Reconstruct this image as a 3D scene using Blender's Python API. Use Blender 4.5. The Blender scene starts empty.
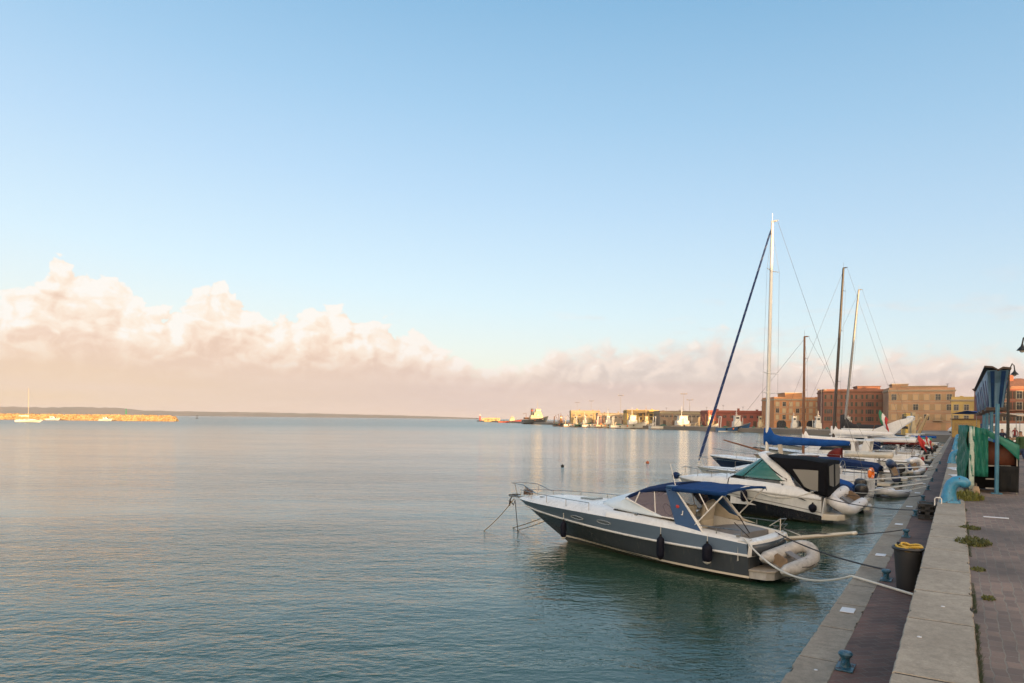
import bpy, bmesh, math, random
from mathutils import Vector, Matrix, Euler
R = math.radians
rnd = random.Random(7)
S = bpy.context.scene
COL = S.collection

# ------------------------------------------------------------------ camera
CAM_H = 3.9                      # eye height above the water (water is z = 0)
cam_d = bpy.data.cameras.new('camera'); cam = bpy.data.objects.new('camera', cam_d); COL.objects.link(cam)
cam_d.sensor_width = 36.0; cam_d.lens = 36.0 * 683 / 1024
cam_d.shift_y = 77.5 / 1024
cam_d.clip_start = 0.1; cam_d.clip_end = 40000
cam.matrix_world = Matrix.Translation((0, 0, CAM_H)) @ Matrix.Rotation(R(90), 4, 'X') @ Matrix.Rotation(R(.63), 4, 'Z')
S.camera = cam
S.render.resolution_x, S.render.resolution_y = 1024, 683
S.render.engine = 'CYCLES'
S.cycles.max_bounces = 8; S.cycles.transparent_max_bounces = 12
S.cycles.use_denoising = True
S.view_settings.view_transform = 'Standard'; S.view_settings.look = 'None'
EXPO = 2.35
S.view_settings.exposure = EXPO; S.view_settings.gamma = 1.0; S.view_settings.use_curve_mapping = False

# ------------------------------------------------------------------ sun and sky
SUN_EL, SUN_AZ = 3.8, 158.0      # low evening sun behind the camera, to its right (azimuth clockwise from the view axis)
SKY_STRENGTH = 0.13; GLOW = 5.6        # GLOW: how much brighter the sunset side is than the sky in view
sd = Vector((math.sin(R(SUN_AZ)) * math.cos(R(SUN_EL)), math.cos(R(SUN_AZ)) * math.cos(R(SUN_EL)), math.sin(R(SUN_EL))))
sl = bpy.data.lights.new('sun', 'SUN'); sl.energy = 2.0; sl.angle = R(.5); sl.color = (1.0, .60, .26)
so = bpy.data.objects.new('sun', sl); COL.objects.link(so)
so.rotation_euler = sd.to_track_quat('Z', 'Y').to_euler(); so.location = (0, -50, 80)

W = bpy.data.worlds.new('World'); S.world = W; W.use_nodes = True

class NT:
    """short hand for building node trees"""
    def __init__(s, nt): s.nt = nt; s.n = nt.nodes; s.l = nt.links
    def add(s, typ, **kw):
        nd = s.n.new(typ)
        for k, v in kw.items(): setattr(nd, k, v)
        return nd
    def put(s, sock, v):
        if isinstance(v, bpy.types.NodeSocket): s.l.new(v, sock)
        elif isinstance(v, (tuple, list)) and sock.type == 'RGBA' and len(v) == 3: sock.default_value = (*v, 1)
        else: sock.default_value = v
    def math(s, op, a, b=None, c=None, clamp=False):
        nd = s.add('ShaderNodeMath', operation=op, use_clamp=clamp)
        for i, v in enumerate((a, b, c)):
            if v is not None: s.put(nd.inputs[i], v)
        return nd.outputs[0]
    def vmath(s, op, a, b=None, scale=None):
        nd = s.add('ShaderNodeVectorMath', operation=op)
        s.put(nd.inputs[0], a)
        if b is not None: s.put(nd.inputs[1], b)
        if scale is not None: s.put(nd.inputs['Scale'], scale)
        return nd.outputs['Value'] if op in ('LENGTH', 'DOT_PRODUCT') else nd.outputs[0]
    def xyz(s, v):
        nd = s.add('ShaderNodeSeparateXYZ'); s.put(nd.inputs[0], v); return nd.outputs
    def comb(s, x, y, z=0.):
        nd = s.add('ShaderNodeCombineXYZ')
        for i, v in enumerate((x, y, z)): s.put(nd.inputs[i], v)
        return nd.outputs[0]
    def mix(s, f, a, b, mode='MIX', clamp=True):
        nd = s.add('ShaderNodeMix', data_type='RGBA', blend_type=mode, clamp_factor=clamp)
        s.put(nd.inputs[0], f); s.put(nd.inputs[6], a); s.put(nd.inputs[7], b)
        return nd.outputs[2]
    def ramp(s, f, stops, interp='LINEAR'):
        nd = s.add('ShaderNodeValToRGB'); cr = nd.color_ramp; cr.interpolation = interp
        while len(cr.elements) < len(stops): cr.elements.new(.5)
        for e, (p, c) in zip(cr.elements, stops):
            e.position = p; e.color = (*c, 1) if not isinstance(c, (int, float)) else (c, c, c, 1)
        s.put(nd.inputs[0], f); return nd.outputs[0]
    def rng(s, v, a, b, c=0., d=1., smooth=False):
        nd = s.add('ShaderNodeMapRange'); nd.clamp = True
        if smooth: nd.interpolation_type = 'SMOOTHSTEP'
        s.put(nd.inputs[0], v)
        for i, x in enumerate((a, b, c, d)): s.put(nd.inputs[i + 1], x)
        return nd.outputs[0]
    def noise(s, vec, scale, detail=2., rough=.5, dist=0., dim='3D'):
        nd = s.add('ShaderNodeTexNoise', noise_dimensions=dim)
        s.put(nd.inputs['Vector'], vec); nd.inputs['Scale'].default_value = scale
        nd.inputs['Detail'].default_value = detail; nd.inputs['Roughness'].default_value = rough
        nd.inputs['Distortion'].default_value = dist
        return nd.outputs['Fac']
    def vor(s, vec, scale, feature='F1', rand=1., smooth=None, dim='2D'):
        nd = s.add('ShaderNodeTexVoronoi', feature=feature, voronoi_dimensions=dim)
        s.put(nd.inputs['Vector'], vec); nd.inputs['Scale'].default_value = scale
        if 'Randomness' in nd.inputs: nd.inputs['Randomness'].default_value = rand
        if smooth is not None: nd.inputs['Smoothness'].default_value = smooth
        return nd.outputs[0]
    def mapping(s, vec, loc=(0, 0, 0), rot=(0, 0, 0), scale=(1, 1, 1)):
        nd = s.add('ShaderNodeMapping'); s.put(nd.inputs[0], vec)
        nd.inputs[1].default_value = loc; nd.inputs[2].default_value = rot; nd.inputs[3].default_value = scale
        return nd.outputs[0]

def lin(r, g, b):
    return tuple((c / 255 / 12.92) if c / 255 <= .04045 else ((c / 255 + .055) / 1.055) ** 2.4 for c in (r, g, b))

def build_sky():
    W.cycles.sampling_method = 'MANUAL'; W.cycles.sample_map_resolution = 512
    t = NT(W.node_tree); W.node_tree.nodes.clear()
    out = t.add('ShaderNodeOutputWorld'); bg = t.add('ShaderNodeBackground'); bg.inputs[1].default_value = SKY_STRENGTH
    t.l.new(bg.outputs[0], out.inputs[0])
    sky = t.add('ShaderNodeTexSky', sky_type='NISHITA'); sky.sun_disc = False
    sky.sun_elevation = R(SUN_EL); sky.sun_rotation = R(SUN_AZ)
    sky.air_density = 1.0; sky.dust_density = 1.2; sky.ozone_density = 1.6; sky.altitude = 0
    K = 1.0 / (SKY_STRENGTH * 2 ** EXPO)           # picture value -> radiance before strength and exposure
    def pc(r, g, b): return tuple(c * K for c in lin(r, g, b))
    d = t.add('ShaderNodeTexCoord').outputs['Generated']
    x, y, z = t.xyz(d)
    az = t.math('ARCTAN2', x, y)
    rad = t.math('SQRT', t.math('ADD', t.math('MULTIPLY', x, x), t.math('MULTIPLY', y, y)))
    el = t.math('DIVIDE', z, t.math('MAXIMUM', rad, .001))
    # thin evening veil: pale, bluish air low down, deeper blue overhead, a little bluer to the right
    elc = t.math('ADD', el, t.math('MULTIPLY', az, .10))
    veil = t.ramp(t.math('MULTIPLY', elc, 1 / .75), [(0., pc(236, 228, 218)), (.12, pc(226, 231, 234)), (.22, pc(212, 230, 243)), (.42, pc(185, 214, 240)), (.60, pc(160, 200, 232)),
                  (.82, pc(132, 182, 220)), (1., pc(108, 163, 206))])
    base = t.mix(.84, sky.outputs[0], veil)
    # the sunset side of the sky, behind the camera: a broad warm glow low down
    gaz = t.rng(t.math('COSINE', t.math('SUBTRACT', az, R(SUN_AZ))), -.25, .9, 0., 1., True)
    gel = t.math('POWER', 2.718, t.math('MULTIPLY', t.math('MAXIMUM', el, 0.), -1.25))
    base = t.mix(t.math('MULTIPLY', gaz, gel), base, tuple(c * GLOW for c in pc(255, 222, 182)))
    # cumulus bank: height of its top along the horizon
    prof = [(-300, 300), (-100, 300), (0, 300), (36, 294), (50, 268), (62, 268), (75, 282), (112, 286), (150, 314), (182, 316), (198, 292), (215, 287), (240, 303), (262, 324),
            (300, 322), (322, 306), (345, 318), (380, 328), (410, 332), (440, 354), (470, 364), (520, 366), (556, 344), (620, 342), (680, 340), (722, 330), (770, 346),
            (830, 354), (880, 348), (930, 340), (1024, 344), (1300, 340)]
    fc = t.add('ShaderNodeFloatCurve'); cm = fc.mapping; cv = cm.curves[0]
    def azf(px): return (math.atan((px - 512) / 683) + 1.0) / 2.0
    pts = [(azf(px), (419 - py) / 683 * math.cos(math.atan((px - 512) / 683)) / .3) for px, py in prof]
    pts = [(0., .36)] + pts + [(1., .36)]
    while len(cv.points) < len(pts): cv.points.new(.5, .5)
    for q_, p_ in zip(cv.points, pts): q_.location = p_; q_.handle_type = 'VECTOR'
    cm.update()
    # wobble the azimuth a little so the outline billows
    v = t.comb(az, t.math('MULTIPLY', el, 1.25), 0.)
    warp = t.math('MULTIPLY', t.math('SUBTRACT', t.noise(v, 14., 3.), .5), .045)
    t.put(fc.inputs['Value'], t.math('MULTIPLY', t.math('ADD', t.math('ADD', az, warp), 1.0), .5))
    top = t.math('MULTIPLY', fc.outputs[0], .3)
    def billow(vec):
        b1 = t.vor(vec, 26., 'SMOOTH_F1', 1., .35); b2 = t.vor(vec, 60., 'SMOOTH_F1', 1., .3); b3 = t.noise(vec, 40., 7., .62)
        s1 = t.math('SUBTRACT', .55, b1); s2 = t.math('SUBTRACT', .5, b2)
        return t.math('ADD', t.math('ADD', t.math('MULTIPLY', s1, .7), t.math('MULTIPLY', s2, .35)), t.math('MULTIPLY', t.math('SUBTRACT', b3, .5), 1.35))
    wv = t.vmath('ADD', v, t.vmath('SCALE', t.comb(t.math('SUBTRACT', t.noise(v, 22., 4.), .5), t.math('SUBTRACT', t.noise(t.vmath('ADD', v, (3., 7., 1.)), 22., 4.), .5), 0.), scale=.05))
    n0 = billow(wv)
    n1 = billow(t.vmath('ADD', wv, (-.008, .012, 0.)))
    gap = t.math('SUBTRACT', top, el)
    dens = t.math('ADD', t.math('MULTIPLY', gap, 1.0), t.math('MULTIPLY', n0, .040))
    # the right half is flatter and softer at its edge
    soft = t.rng(az, -.15, .1, .004, .034)
    mask = t.rng(dens, 0., soft, 0., 1., True)
    # loose scraps above the right half
    scr = t.noise(t.mapping(v, scale=(9., 30., 1.)), 1., 6., .6)
    smask = t.math('MULTIPLY', t.rng(scr, .56, .72), t.math('MULTIPLY', t.rng(az, -.05, .1), t.math('MULTIPLY', t.rng(el, .07, .10), t.rng(el, .2, .13))))
    mask = t.math('MAXIMUM', mask, t.math('MULTIPLY', smask, .55))
    mask = t.math('MULTIPLY', mask, t.rng(t.math('COSINE', az), .25, .5))          # the bank lies ahead of the camera only
    mask = t.math('MULTIPLY', mask, t.math('MAXIMUM', t.rng(az, -.1, .15, 1., .80), t.rng(el, .05, .09, 1., 0.)))
    emb = t.math('MULTIPLY', t.math('SUBTRACT', n0, n1), .95)
    hrel = t.math('DIVIDE', el, t.math('MAXIMUM', top, .02))
    light = t.math('ADD', t.math('ADD', t.math('MULTIPLY', t.rng(hrel, .35, .98, .10, .95, True), t.rng(az, -.05, .25, 1., .74)), emb), t.math('MULTIPLY', t.math('SUBTRACT', t.noise(v, 7., 4.), .5), .45))
    left = t.ramp(light, [(.0, pc(236, 208, 188)), (.25, pc(245, 219, 199)), (.5, pc(252, 232, 213)), (.75, pc(255, 242, 226)), (1., pc(255, 251, 244))])
    right = t.ramp(light, [(.0, pc(214, 196, 190)), (.3, pc(224, 206, 199)), (.55, pc(238, 218, 208)), (.85, pc(246, 224, 212)), (1., pc(252, 238, 228))])
    cc = t.mix(t.rng(az, -.25, .15), left, right)
    # the flat grey-rose underside close to the horizon, warmer at the far left
    low = t.mix(t.rng(az, -.6, -.05), pc(240, 213, 184), pc(224, 203, 194))
    streak = t.noise(t.mapping(v, scale=(4., 40., 1.)), 1., 4., .55)
    low = t.mix(t.rng(streak, .4, .7, 0., .5), low, pc(238, 215, 200))
    lo_k = t.rng(az, -.2, .1, 1., .62)
    cc = t.mix(t.rng(t.math('DIVIDE', el, lo_k), .035, .105, 1., 0., True), cc, low)
    colr = t.mix(mask, base, cc)
    # under the horizon: same dim air, never seen
    colr = t.mix(t.rng(el, -.02, -.002), pc(120, 125, 130), colr)
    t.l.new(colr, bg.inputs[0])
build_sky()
# ------------------------------------------------------------------ frames: quay frame (t along the quay, d towards the water)
QA = R(33.174)
QU = Vector((math.sin(QA), math.cos(QA), 0)); QP = Vector((-QU.y, QU.x, 0))
QROT = math.atan2(QU.y, QU.x)
Z_LOW, Z_UP = 1.25, 1.95
def Q(t, d, z=0.): return QU * t + QP * d + Vector((0, 0, z))

# ------------------------------------------------------------------ materials
MATS = {}
def pbsdf(name):
    m = bpy.data.materials.new(name); m.use_nodes = True
    t = NT(m.node_tree); b = m.node_tree.nodes['Principled BSDF']
    return m, t, b
def M(name, col, rough=.5, metal=0., var=.12, scale=6., bump=0., bscale=40., spec=.5, dirt=0., coat=0.):
    """plain surface: base colour with blotchy wear, optional bump and streaky grime"""
    if name in MATS: return MATS[name]
    m, t, b = pbsdf(name)
    oc = t.add('ShaderNodeTexCoord').outputs['Object']
    n = t.noise(oc, scale, 5., .6)
    c = t.mix(t.rng(n, .3, .7), tuple(x * (1 - var) for x in col), tuple(min(1, x * (1 + var)) for x in col))
    if dirt:
        g = t.noise(t.mapping(oc, scale=(1.5, 1.5, .35)), 5., 6., .65)
        c = t.mix(t.rng(g, .5, .75, 0., dirt), c, tuple(x * .45 for x in col))
    t.put(b.inputs['Base Color'], c)
    t.put(b.inputs['Roughness'], t.rng(n, .2, .8, max(0, rough - .08), min(1, rough + .08)))
    b.inputs['Metallic'].default_value = metal
    b.inputs['Specular IOR Level'].default_value = spec
    if coat: b.inputs['Coat Weight'].default_value = coat; b.inputs['Coat Roughness'].default_value = .05
    if bump:
        bp = t.add('ShaderNodeBump'); bp.inputs['Strength'].default_value = bump; bp.inputs['Distance'].default_value = .02
        t.put(bp.inputs['Height'], t.noise(oc, bscale, 4., .6)); t.put(b.inputs['Normal'], bp.outputs[0])
    MATS[name] = m; return m

# ------------------------------------------------------------------ mesh builder
class MB:
    def __init__(s): s.v = []; s.f = []; s.sm = []
    def vert(s, p): s.v.append(tuple(p)); return len(s.v) - 1
    def face(s, idx, smooth=False): s.f.append(tuple(idx)); s.sm.append(smooth)
    def poly(s, pts, smooth=False): s.face([s.vert(p) for p in pts], smooth); return s
    def box(s, c, size, rot=None, taper=(1., 1.)):
        """centre, full size, optional Euler rotation; taper scales the top face in x and y"""
        hx, hy, hz = (a / 2 for a in size); c = Vector(c)
        rm = Euler(rot).to_matrix() if rot else None
        i = len(s.v)
        for z in (-1, 1):
            kx, ky = (taper if z > 0 else (1., 1.))
            for x, y in ((-1, -1), (1, -1), (1, 1), (-1, 1)):
                p = Vector((x * hx * kx, y * hy * ky, z * hz))
                if rm: p = rm @ p
                s.v.append(tuple(c + p))
        for q in ((3, 2, 1, 0), (4, 5, 6, 7), (0, 1, 5, 4), (1, 2, 6, 5), (2, 3, 7, 6), (3, 0, 4, 7)):
            s.face([i + k for k in q])
        return s
    def tube(s, path, r, n=8, closed=False, caps=True):
        path = [Vector(p) for p in path]
        rs = r if isinstance(r, (list, tuple)) else [r] * len(path)
        rings = []; up0 = None
        m = len(path)
        for k, p in enumerate(path):
            a = path[(k - 1) % m] if (closed or k > 0) else p
            b = path[(k + 1) % m] if (closed or k < m - 1) else p
            d = (b - a)
            d = d.normalized() if d.length > 1e-9 else Vector((0, 0, 1))
            if up0 is None:
                up0 = Vector((0, 0, 1)) if abs(d.z) < .9 else Vector((1, 0, 0))
            x = d.cross(up0)
            if x.length < 1e-6: x = d.orthogonal()
            x.normalize(); y = d.cross(x).normalized(); up0 = -y if y.dot(up0) < 0 else y
            up0 = up0
            ring = []
            for j in range(n):
                an = 2 * math.pi * j / n
                ring.append(s.vert(p + (x * math.cos(an) + up0 * math.sin(an)) * rs[k]))
            rings.append(ring)
        K = m if closed else m - 1
        for k in range(K):
            A, B = rings[k], rings[(k + 1) % m]
            for j in range(n): s.face((A[j], A[(j + 1) % n], B[(j + 1) % n], B[j]), True)
        if caps and not closed:
            s.face(rings[0][::-1]); s.face(rings[-1])
        return s
    def bar(s, a, b, r, r2=None, n=8): return s.tube([a, b], [r, r if r2 is None else r2], n)
    def lathe(s, prof, c=(0, 0, 0), n=16, axis='z'):
        """prof: (radius, height) from bottom to top, revolved about an axis through c"""
        c = Vector(c); rings = []
        for r, h in prof:
            ring = []
            for j in range(n):
                a = 2 * math.pi * j / n
                q = {'z': (r * math.cos(a), r * math.sin(a), h), 'x': (h, r * math.cos(a), r * math.sin(a)), 'y': (r * math.sin(a), h, r * math.cos(a))}[axis]
                ring.append(s.vert(c + Vector(q)))
            rings.append(ring)
        for A, B in zip(rings, rings[1:]):
            for j in range(n): s.face((A[j], A[(j + 1) % n], B[(j + 1) % n], B[j]), True)
        s.face(rings[0][::-1]); s.face(rings[-1]); return s
    def grid(s, rows, smooth=True, close=False):
        """rows of points, quads between"""
        ids = [[s.vert(p) for p in r] for r in rows]
        for A, B in zip(ids, ids[1:]):
            n = len(A)
            for j in range(n if close else n - 1): s.face((A[j], A[(j + 1) % n], B[(j + 1) % n], B[j]), smooth)
        return ids
    def loft(s, sections, smooth=True, caps=True):
        ids = s.grid(sections, smooth, True)
        if caps: s.face(ids[0][::-1]); s.face(ids[-1])
        return s
    def prism(s, outline, axis, a, b):
        """outline in the plane across the axis (x: yz, y: xz, z: xy), extruded from a to b"""
        def P(o, h):
            return {'x': (h, o[0], o[1]), 'y': (o[0], h, o[1]), 'z': (o[0], o[1], h)}[axis]
        A = [s.vert(P(o, a)) for o in outline]; B = [s.vert(P(o, b)) for o in outline]; n = len(A)
        s.face(A[::-1]); s.face(B)
        for j in range(n): s.face((A[j], A[(j + 1) % n], B[(j + 1) % n], B[j]))
        return s
    def ball(s, c, r, sc=(1, 1, 1), n=12, m=8):
        c = Vector(c); rows = []
        for i in range(1, m):
            a = math.pi * i / m - math.pi / 2
            rows.append([c + Vector((r * sc[0] * math.cos(a) * math.cos(2 * math.pi * j / n), r * sc[1] * math.cos(a) * math.sin(2 * math.pi * j / n), r * sc[2] * math.sin(a))) for j in range(n)])
        ids = s.grid(rows, True, True)
        b = s.vert(c - Vector((0, 0, r * sc[2]))); t_ = s.vert(c + Vector((0, 0, r * sc[2])))
        for j in range(n): s.face((ids[0][(j + 1) % n], ids[0][j], b), True); s.face((ids[-1][j], ids[-1][(j + 1) % n], t_), True)
        return s
    def build(s, name, mat, parent=None, smooth=None, loc=None, bevel=0., solid=0., subd=0, mods=None, offs=0.):
        me = bpy.data.meshes.new(name); me.from_pydata(s.v, [], s.f); me.update()
        for p, k in zip(me.polygons, s.sm): p.use_smooth = k if smooth is None else smooth
        bm = bmesh.new(); bm.from_mesh(me); bmesh.ops.recalc_face_normals(bm, faces=bm.faces); bm.to_mesh(me); bm.free()
        if any(s.sm) or smooth: me.set_sharp_from_angle(angle=R(42))
        me.materials.append(mat)
        o = bpy.data.objects.new(name, me); COL.objects.link(o)
        if parent is not None: o.parent = parent
        if loc is not None: o.location = loc
        if solid:
            md = o.modifiers.new('thick', 'SOLIDIFY'); md.thickness = solid; md.offset = offs
        if bevel:
            md = o.modifiers.new('edge', 'BEVEL'); md.width = bevel; md.segments = 2; md.limit_method = 'ANGLE'; md.angle_limit = R(40)
        if subd:
            md = o.modifiers.new('round', 'SUBSURF'); md.levels = subd; md.render_levels = subd
        return o

def tag(o, label=None, cat=None, group=None, kind=None):
    if label: o['label'] = label
    if cat: o['category'] = cat
    if group: o['group'] = group
    if kind: o['kind'] = kind
    return o
def thing(name, label, cat, loc=(0, 0, 0), rz=0., group=None):
    o = bpy.data.objects.new(name, None); COL.objects.link(o); o.empty_display_size = .3
    o.location = loc; o.rotation_euler = (0, 0, rz)
    return tag(o, label, cat, group)
CHILD = {}
def copy_tree(o, parent=None):
    c = o.copy(); COL.objects.link(c); c.parent = parent
    for ch in [k for k in COL.objects if k.parent == o]: copy_tree(ch, c)
    return c
def qface(o):                                   # a setting mesh written in (t, d, z)
    o.rotation_euler = (0, 0, QROT); return o
def heading(hx, hy): return math.atan2(hy, hx)
def sag(a, b, drop, n=14):
    a, b = Vector(a), Vector(b); out = []
    for i in range(n + 1):
        k = i / n; p = a.lerp(b, k); p.z -= drop * 4 * k * (1 - k); out.append(p)
    return out
# ------------------------------------------------------------------ water
def water_mat():
    m, t, b = pbsdf('harbour_water')
    oc = t.add('ShaderNodeTexCoord').outputs['Object']
    dist = t.vmath('LENGTH', oc)
    x, y, z = t.xyz(oc)
    # wind patches: ruffled and calmer water
    patch = t.noise(t.mapping(oc, rot=(0, 0, R(20)), scale=(.022, .060, 1)), 1., 5., .6)
    pf = t.rng(patch, .38, .63, .20, 1.05)
    t.put(b.inputs['Roughness'], t.rng(dist, 15., 350., .05, .25)); b.inputs['IOR'].default_value = 1.52
    murk = t.noise(oc, .15, 3.)
    t.put(b.inputs['Base Color'], t.mix(murk, (.016, .050, .030), (.025, .064, .038)))
    # ripples: short crests running across the view, a longer lazy chop under them
    r1 = t.noise(t.mapping(oc, rot=(0, 0, R(-24)), scale=(2.9, 5.2, 1)), 1., 3., .55, .6)
    r2 = t.noise(t.mapping(oc, rot=(0, 0, R(18)), scale=(.75, 1.7, 1)), 1., 3., .5, .6)
    r3 = t.noise(t.mapping(oc, rot=(0, 0, R(-8)), scale=(5.5, 9., 1)), 1., 2., .5, .4)
    swell = t.noise(t.mapping(oc, rot=(0, 0, R(10)), scale=(.09, .28, 1)), 1., 2., .5)
    r5 = t.noise(t.mapping(oc, rot=(0, 0, R(12)), scale=(.16, .22, 1)), 1., 3., .6)
    r4 = t.noise(t.mapping(oc, rot=(0, 0, R(32)), scale=(6., 17., 1)), 1., 2., .5, .3)
    far = t.rng(dist, 25., 160., 1., .35)
    h = t.math('ADD', t.math('ADD', t.math('MULTIPLY', r1, .078), t.math('ADD', t.math('MULTIPLY', r2, .14), t.math('MULTIPLY', r4, t.math('MULTIPLY', far, .012)))), t.math('ADD', t.math('MULTIPLY', r3, t.math('MULTIPLY', far, .040)), t.math('ADD', t.math('MULTIPLY', swell, .30), t.math('MULTIPLY', r5, t.rng(dist, 50., 250., 0., .9)))))
    bp = t.add('ShaderNodeBump'); bp.inputs['Distance'].default_value = 1.
    lee = t.rng(t.vmath('DOT_PRODUCT', oc, tuple(QP)), 4., 20., .62, 1., True)      # sheltered water along the quay
    t.put(bp.inputs['Strength'], t.math('MULTIPLY', t.math('MULTIPLY', pf, lee), t.rng(dist, 16., 60., .80, .42))); t.put(bp.inputs['Height'], h)
    t.put(b.inputs['Normal'], bp.outputs[0])
    return m
mb = MB(); mb.poly([(-16000, -300, 0), (16000, -300, 0), (16000, 24000, 0), (-16000, 24000, 0)])
tag(mb.build('water', water_mat()), kind='structure')

# ------------------------------------------------------------------ quay
def stone_mat(name, a, b_, rough=.85, bump=.5):
    m, t, b = pbsdf(name)
    oc = t.add('ShaderNodeTexCoord').outputs['Object']
    big = t.noise(oc, .9, 6., .62); fine = t.noise(oc, 55., 4., .65)
    x, y, z = t.xyz(oc)
    per = t.noise(t.comb(t.math('FLOOR', t.math('MULTIPLY', x, 1 / 1.6)), 0., 0.), 7., 0.)      # tone of each slab
    c = t.mix(t.rng(big, .3, .72), a, b_)
    c = t.mix(t.rng(per, .3, .7, 0., .45), c, tuple(k * .62 for k in a))
    c = t.mix(t.rng(fine, .45, .75, 0., .45), c, tuple(k * .55 for k in a))
    mid = t.noise(oc, 11., 6., .72)
    c = t.mix(t.rng(mid, .42, .66, 0., .5), c, tuple(k * .5 for k in a))
    st = t.noise(t.mapping(oc, scale=(1.2, 2.6, 1)), 1.7, 7., .7)
    c = t.mix(t.rng(st, .52, .66, 0., .6), c, tuple(k * .5 for k in b_))
    t.put(b.inputs['Base Color'], c); b.inputs['Roughness'].default_value = rough
    bp = t.add('ShaderNodeBump'); bp.inputs['Strength'].default_value = bump; bp.inputs['Distance'].default_value = .01
    t.put(bp.inputs['Height'], t.math('ADD', t.math('MULTIPLY', fine, .5), big)); t.put(b.inputs['Normal'], bp.outputs[0])
    return m
def brick_mat(name, c1, c2, mortar, w, h, rot=0., grime=(.03, .027, .024), gk=.6):
    m, t, b = pbsdf(name)
    oc = t.add('ShaderNodeTexCoord').outputs['Object']
    wob = t.noise(oc, 3., 2.)
    vec = t.vmath('ADD', t.mapping(oc, rot=(0, 0, rot)), t.vmath('SCALE', t.comb(wob, t.noise(oc, 4.3, 2.), 0.), scale=.07))
    br = t.add('ShaderNodeTexBrick'); t.put(br.inputs['Vector'], vec)
    br.inputs['Scale'].default_value = 1.; br.inputs['Brick Width'].default_value = w; br.inputs['Row Height'].default_value = h
    br.inputs['Mortar Size'].default_value = .006; br.inputs['Mortar Smooth'].default_value = .25; br.inputs['Bias'].default_value = .1
    t.put(br.inputs['Color1'], c1); t.put(br.inputs['Color2'], c2); t.put(br.inputs['Mortar'], mortar)
    big = t.noise(oc, .55, 6., .65); fine = t.noise(oc, 45., 4., .6)
    c = t.mix(t.rng(big, .38, .66, 0., gk), br.outputs[0], grime)
    c = t.mix(t.rng(fine, .4, .8, 0., .4), c, tuple(k * 1.7 for k in grime))
    t.put(b.inputs['Base Color'], c); b.inputs['Roughness'].default_value = .82
    bp = t.add('ShaderNodeBump'); bp.inputs['Strength'].default_value = .6; bp.inputs['Distance'].default_value = .008
    t.put(bp.inputs['Height'], t.math('ADD', t.math('MULTIPLY', br.outputs['Fac'], -1.), t.math('MULTIPLY', fine, .5)))
    t.put(b.inputs['Normal'], bp.outputs[0]); return m
m_stone = stone_mat('coping_stone', (.31, .26, .20), (.52, .445, .345))
m_stone2 = stone_mat('quay_edge_stone', (.26, .215, .165), (.44, .37, .285))
m_brick = brick_mat('walkway_brick', (.26, .125, .09), (.155, .08, .06), (.22, .17, .13), .24, .12, R(45))
m_pave = brick_mat('street_paving', (.30, .20, .15), (.18, .125, .10), (.26, .22, .175), .17, .105, R(0), (.055, .046, .04), .7)
m_conc = stone_mat('quay_concrete', (.16, .145, .12), (.23, .21, .18))

T0, T1 = -40., 172.
def chipped(mb, x0, x1, y0, y1, z0, z1):
    """a worn slab: its long edges wander a little and have lost chips; a thin arris bevel round the top"""
    n = 14 if x0 < 45 and x0 > 3 else 2
    def e(): return rnd.uniform(-.005, .004) - (rnd.uniform(.01, .035) if rnd.random() < .10 else 0)
    lo = [(x0 + (x1 - x0) * i / n, y0 - (e() if 0 < i < n else 0)) for i in range(n + 1)]; hi = [(x1 - (x1 - x0) * i / n, y1 + (e() if 0 < i < n else 0)) for i in range(n + 1)]
    o = lo + hi; c = ((x0 + x1) / 2, (y0 + y1) / 2)
    A = [mb.vert((x, y, z0)) for x, y in o]; B = [mb.vert((x, y, z1 - .012)) for x, y in o]
    T = [mb.vert((x + (.008 if x < c[0] - .01 and j in (0, len(o) - 1) else 0), y + (.010 if y < c[1] else -.010), z1)) for j, (x, y) in enumerate(o)]
    m = len(o); mb.face(T); mb.face(A[::-1])
    for P_, Q_ in ((A, B), (B, T)):
        for j in range(m): mb.face((P_[j], P_[(j + 1) % m], Q_[(j + 1) % m], Q_[j]))
# body of the lower quay: wall to the water, brick strip, stone edge slabs with open joints
mb = MB(); mb.box(((T0 + T1) / 2, (1.47 - 3.) / 2 , -1.4 + .60), (T1 - T0, 1.47 + 3., 3.98))
tag(qface(mb.build('quay_wall', m_conc)), kind='structure')
mb = MB(); mb.poly([(T0, .40, Z_LOW - .004), (T1, .40, Z_LOW - .004), (T1, 1.09, Z_LOW - .004), (T0, 1.09, Z_LOW - .004)])
tag(qface(mb.build('walkway', m_brick)), kind='structure')
mb = MB(); k = T0
while k < T1:
    ln = rnd.uniform(1.35, 1.9); g = rnd.uniform(.026, .042); dz = rnd.uniform(-.003, .002)
    chipped(mb, k + g / 2, k + ln - g / 2, 1.085, 1.50, Z_LOW - .34, Z_LOW + dz); k += ln
tag(qface(mb.build('quay_edge', m_stone2)), kind='structure')
# kerb: big coping slabs, a real step above the lower quay
mb = MB(); k = T0
while k < T1:
    ln = rnd.uniform(1.3, 1.9); g = rnd.uniform(.026, .042); dz = rnd.uniform(-.002, .002)
    chipped(mb, k + g / 2, k + ln - g / 2, -.15, .42, Z_UP - .32, Z_UP + dz); k += ln
tag(qface(mb.build('kerb', m_stone)), kind='structure')
mb = MB(); mb.box(((T0 + T1) / 2, .02, (Z_LOW + Z_UP - .34) / 2), (T1 - T0, .70, Z_UP - .34 - Z_LOW + .2))
tag(qface(mb.build('kerb_riser', m_conc)), kind='structure')
mb = MB(); mb.poly([(T0, -60, Z_UP - .02), (T1, -60, Z_UP - .02), (T1, -.14, Z_UP - .02), (T0, -.14, Z_UP - .02)])
tag(qface(mb.build('street', m_pave)), kind='structure')

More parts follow.
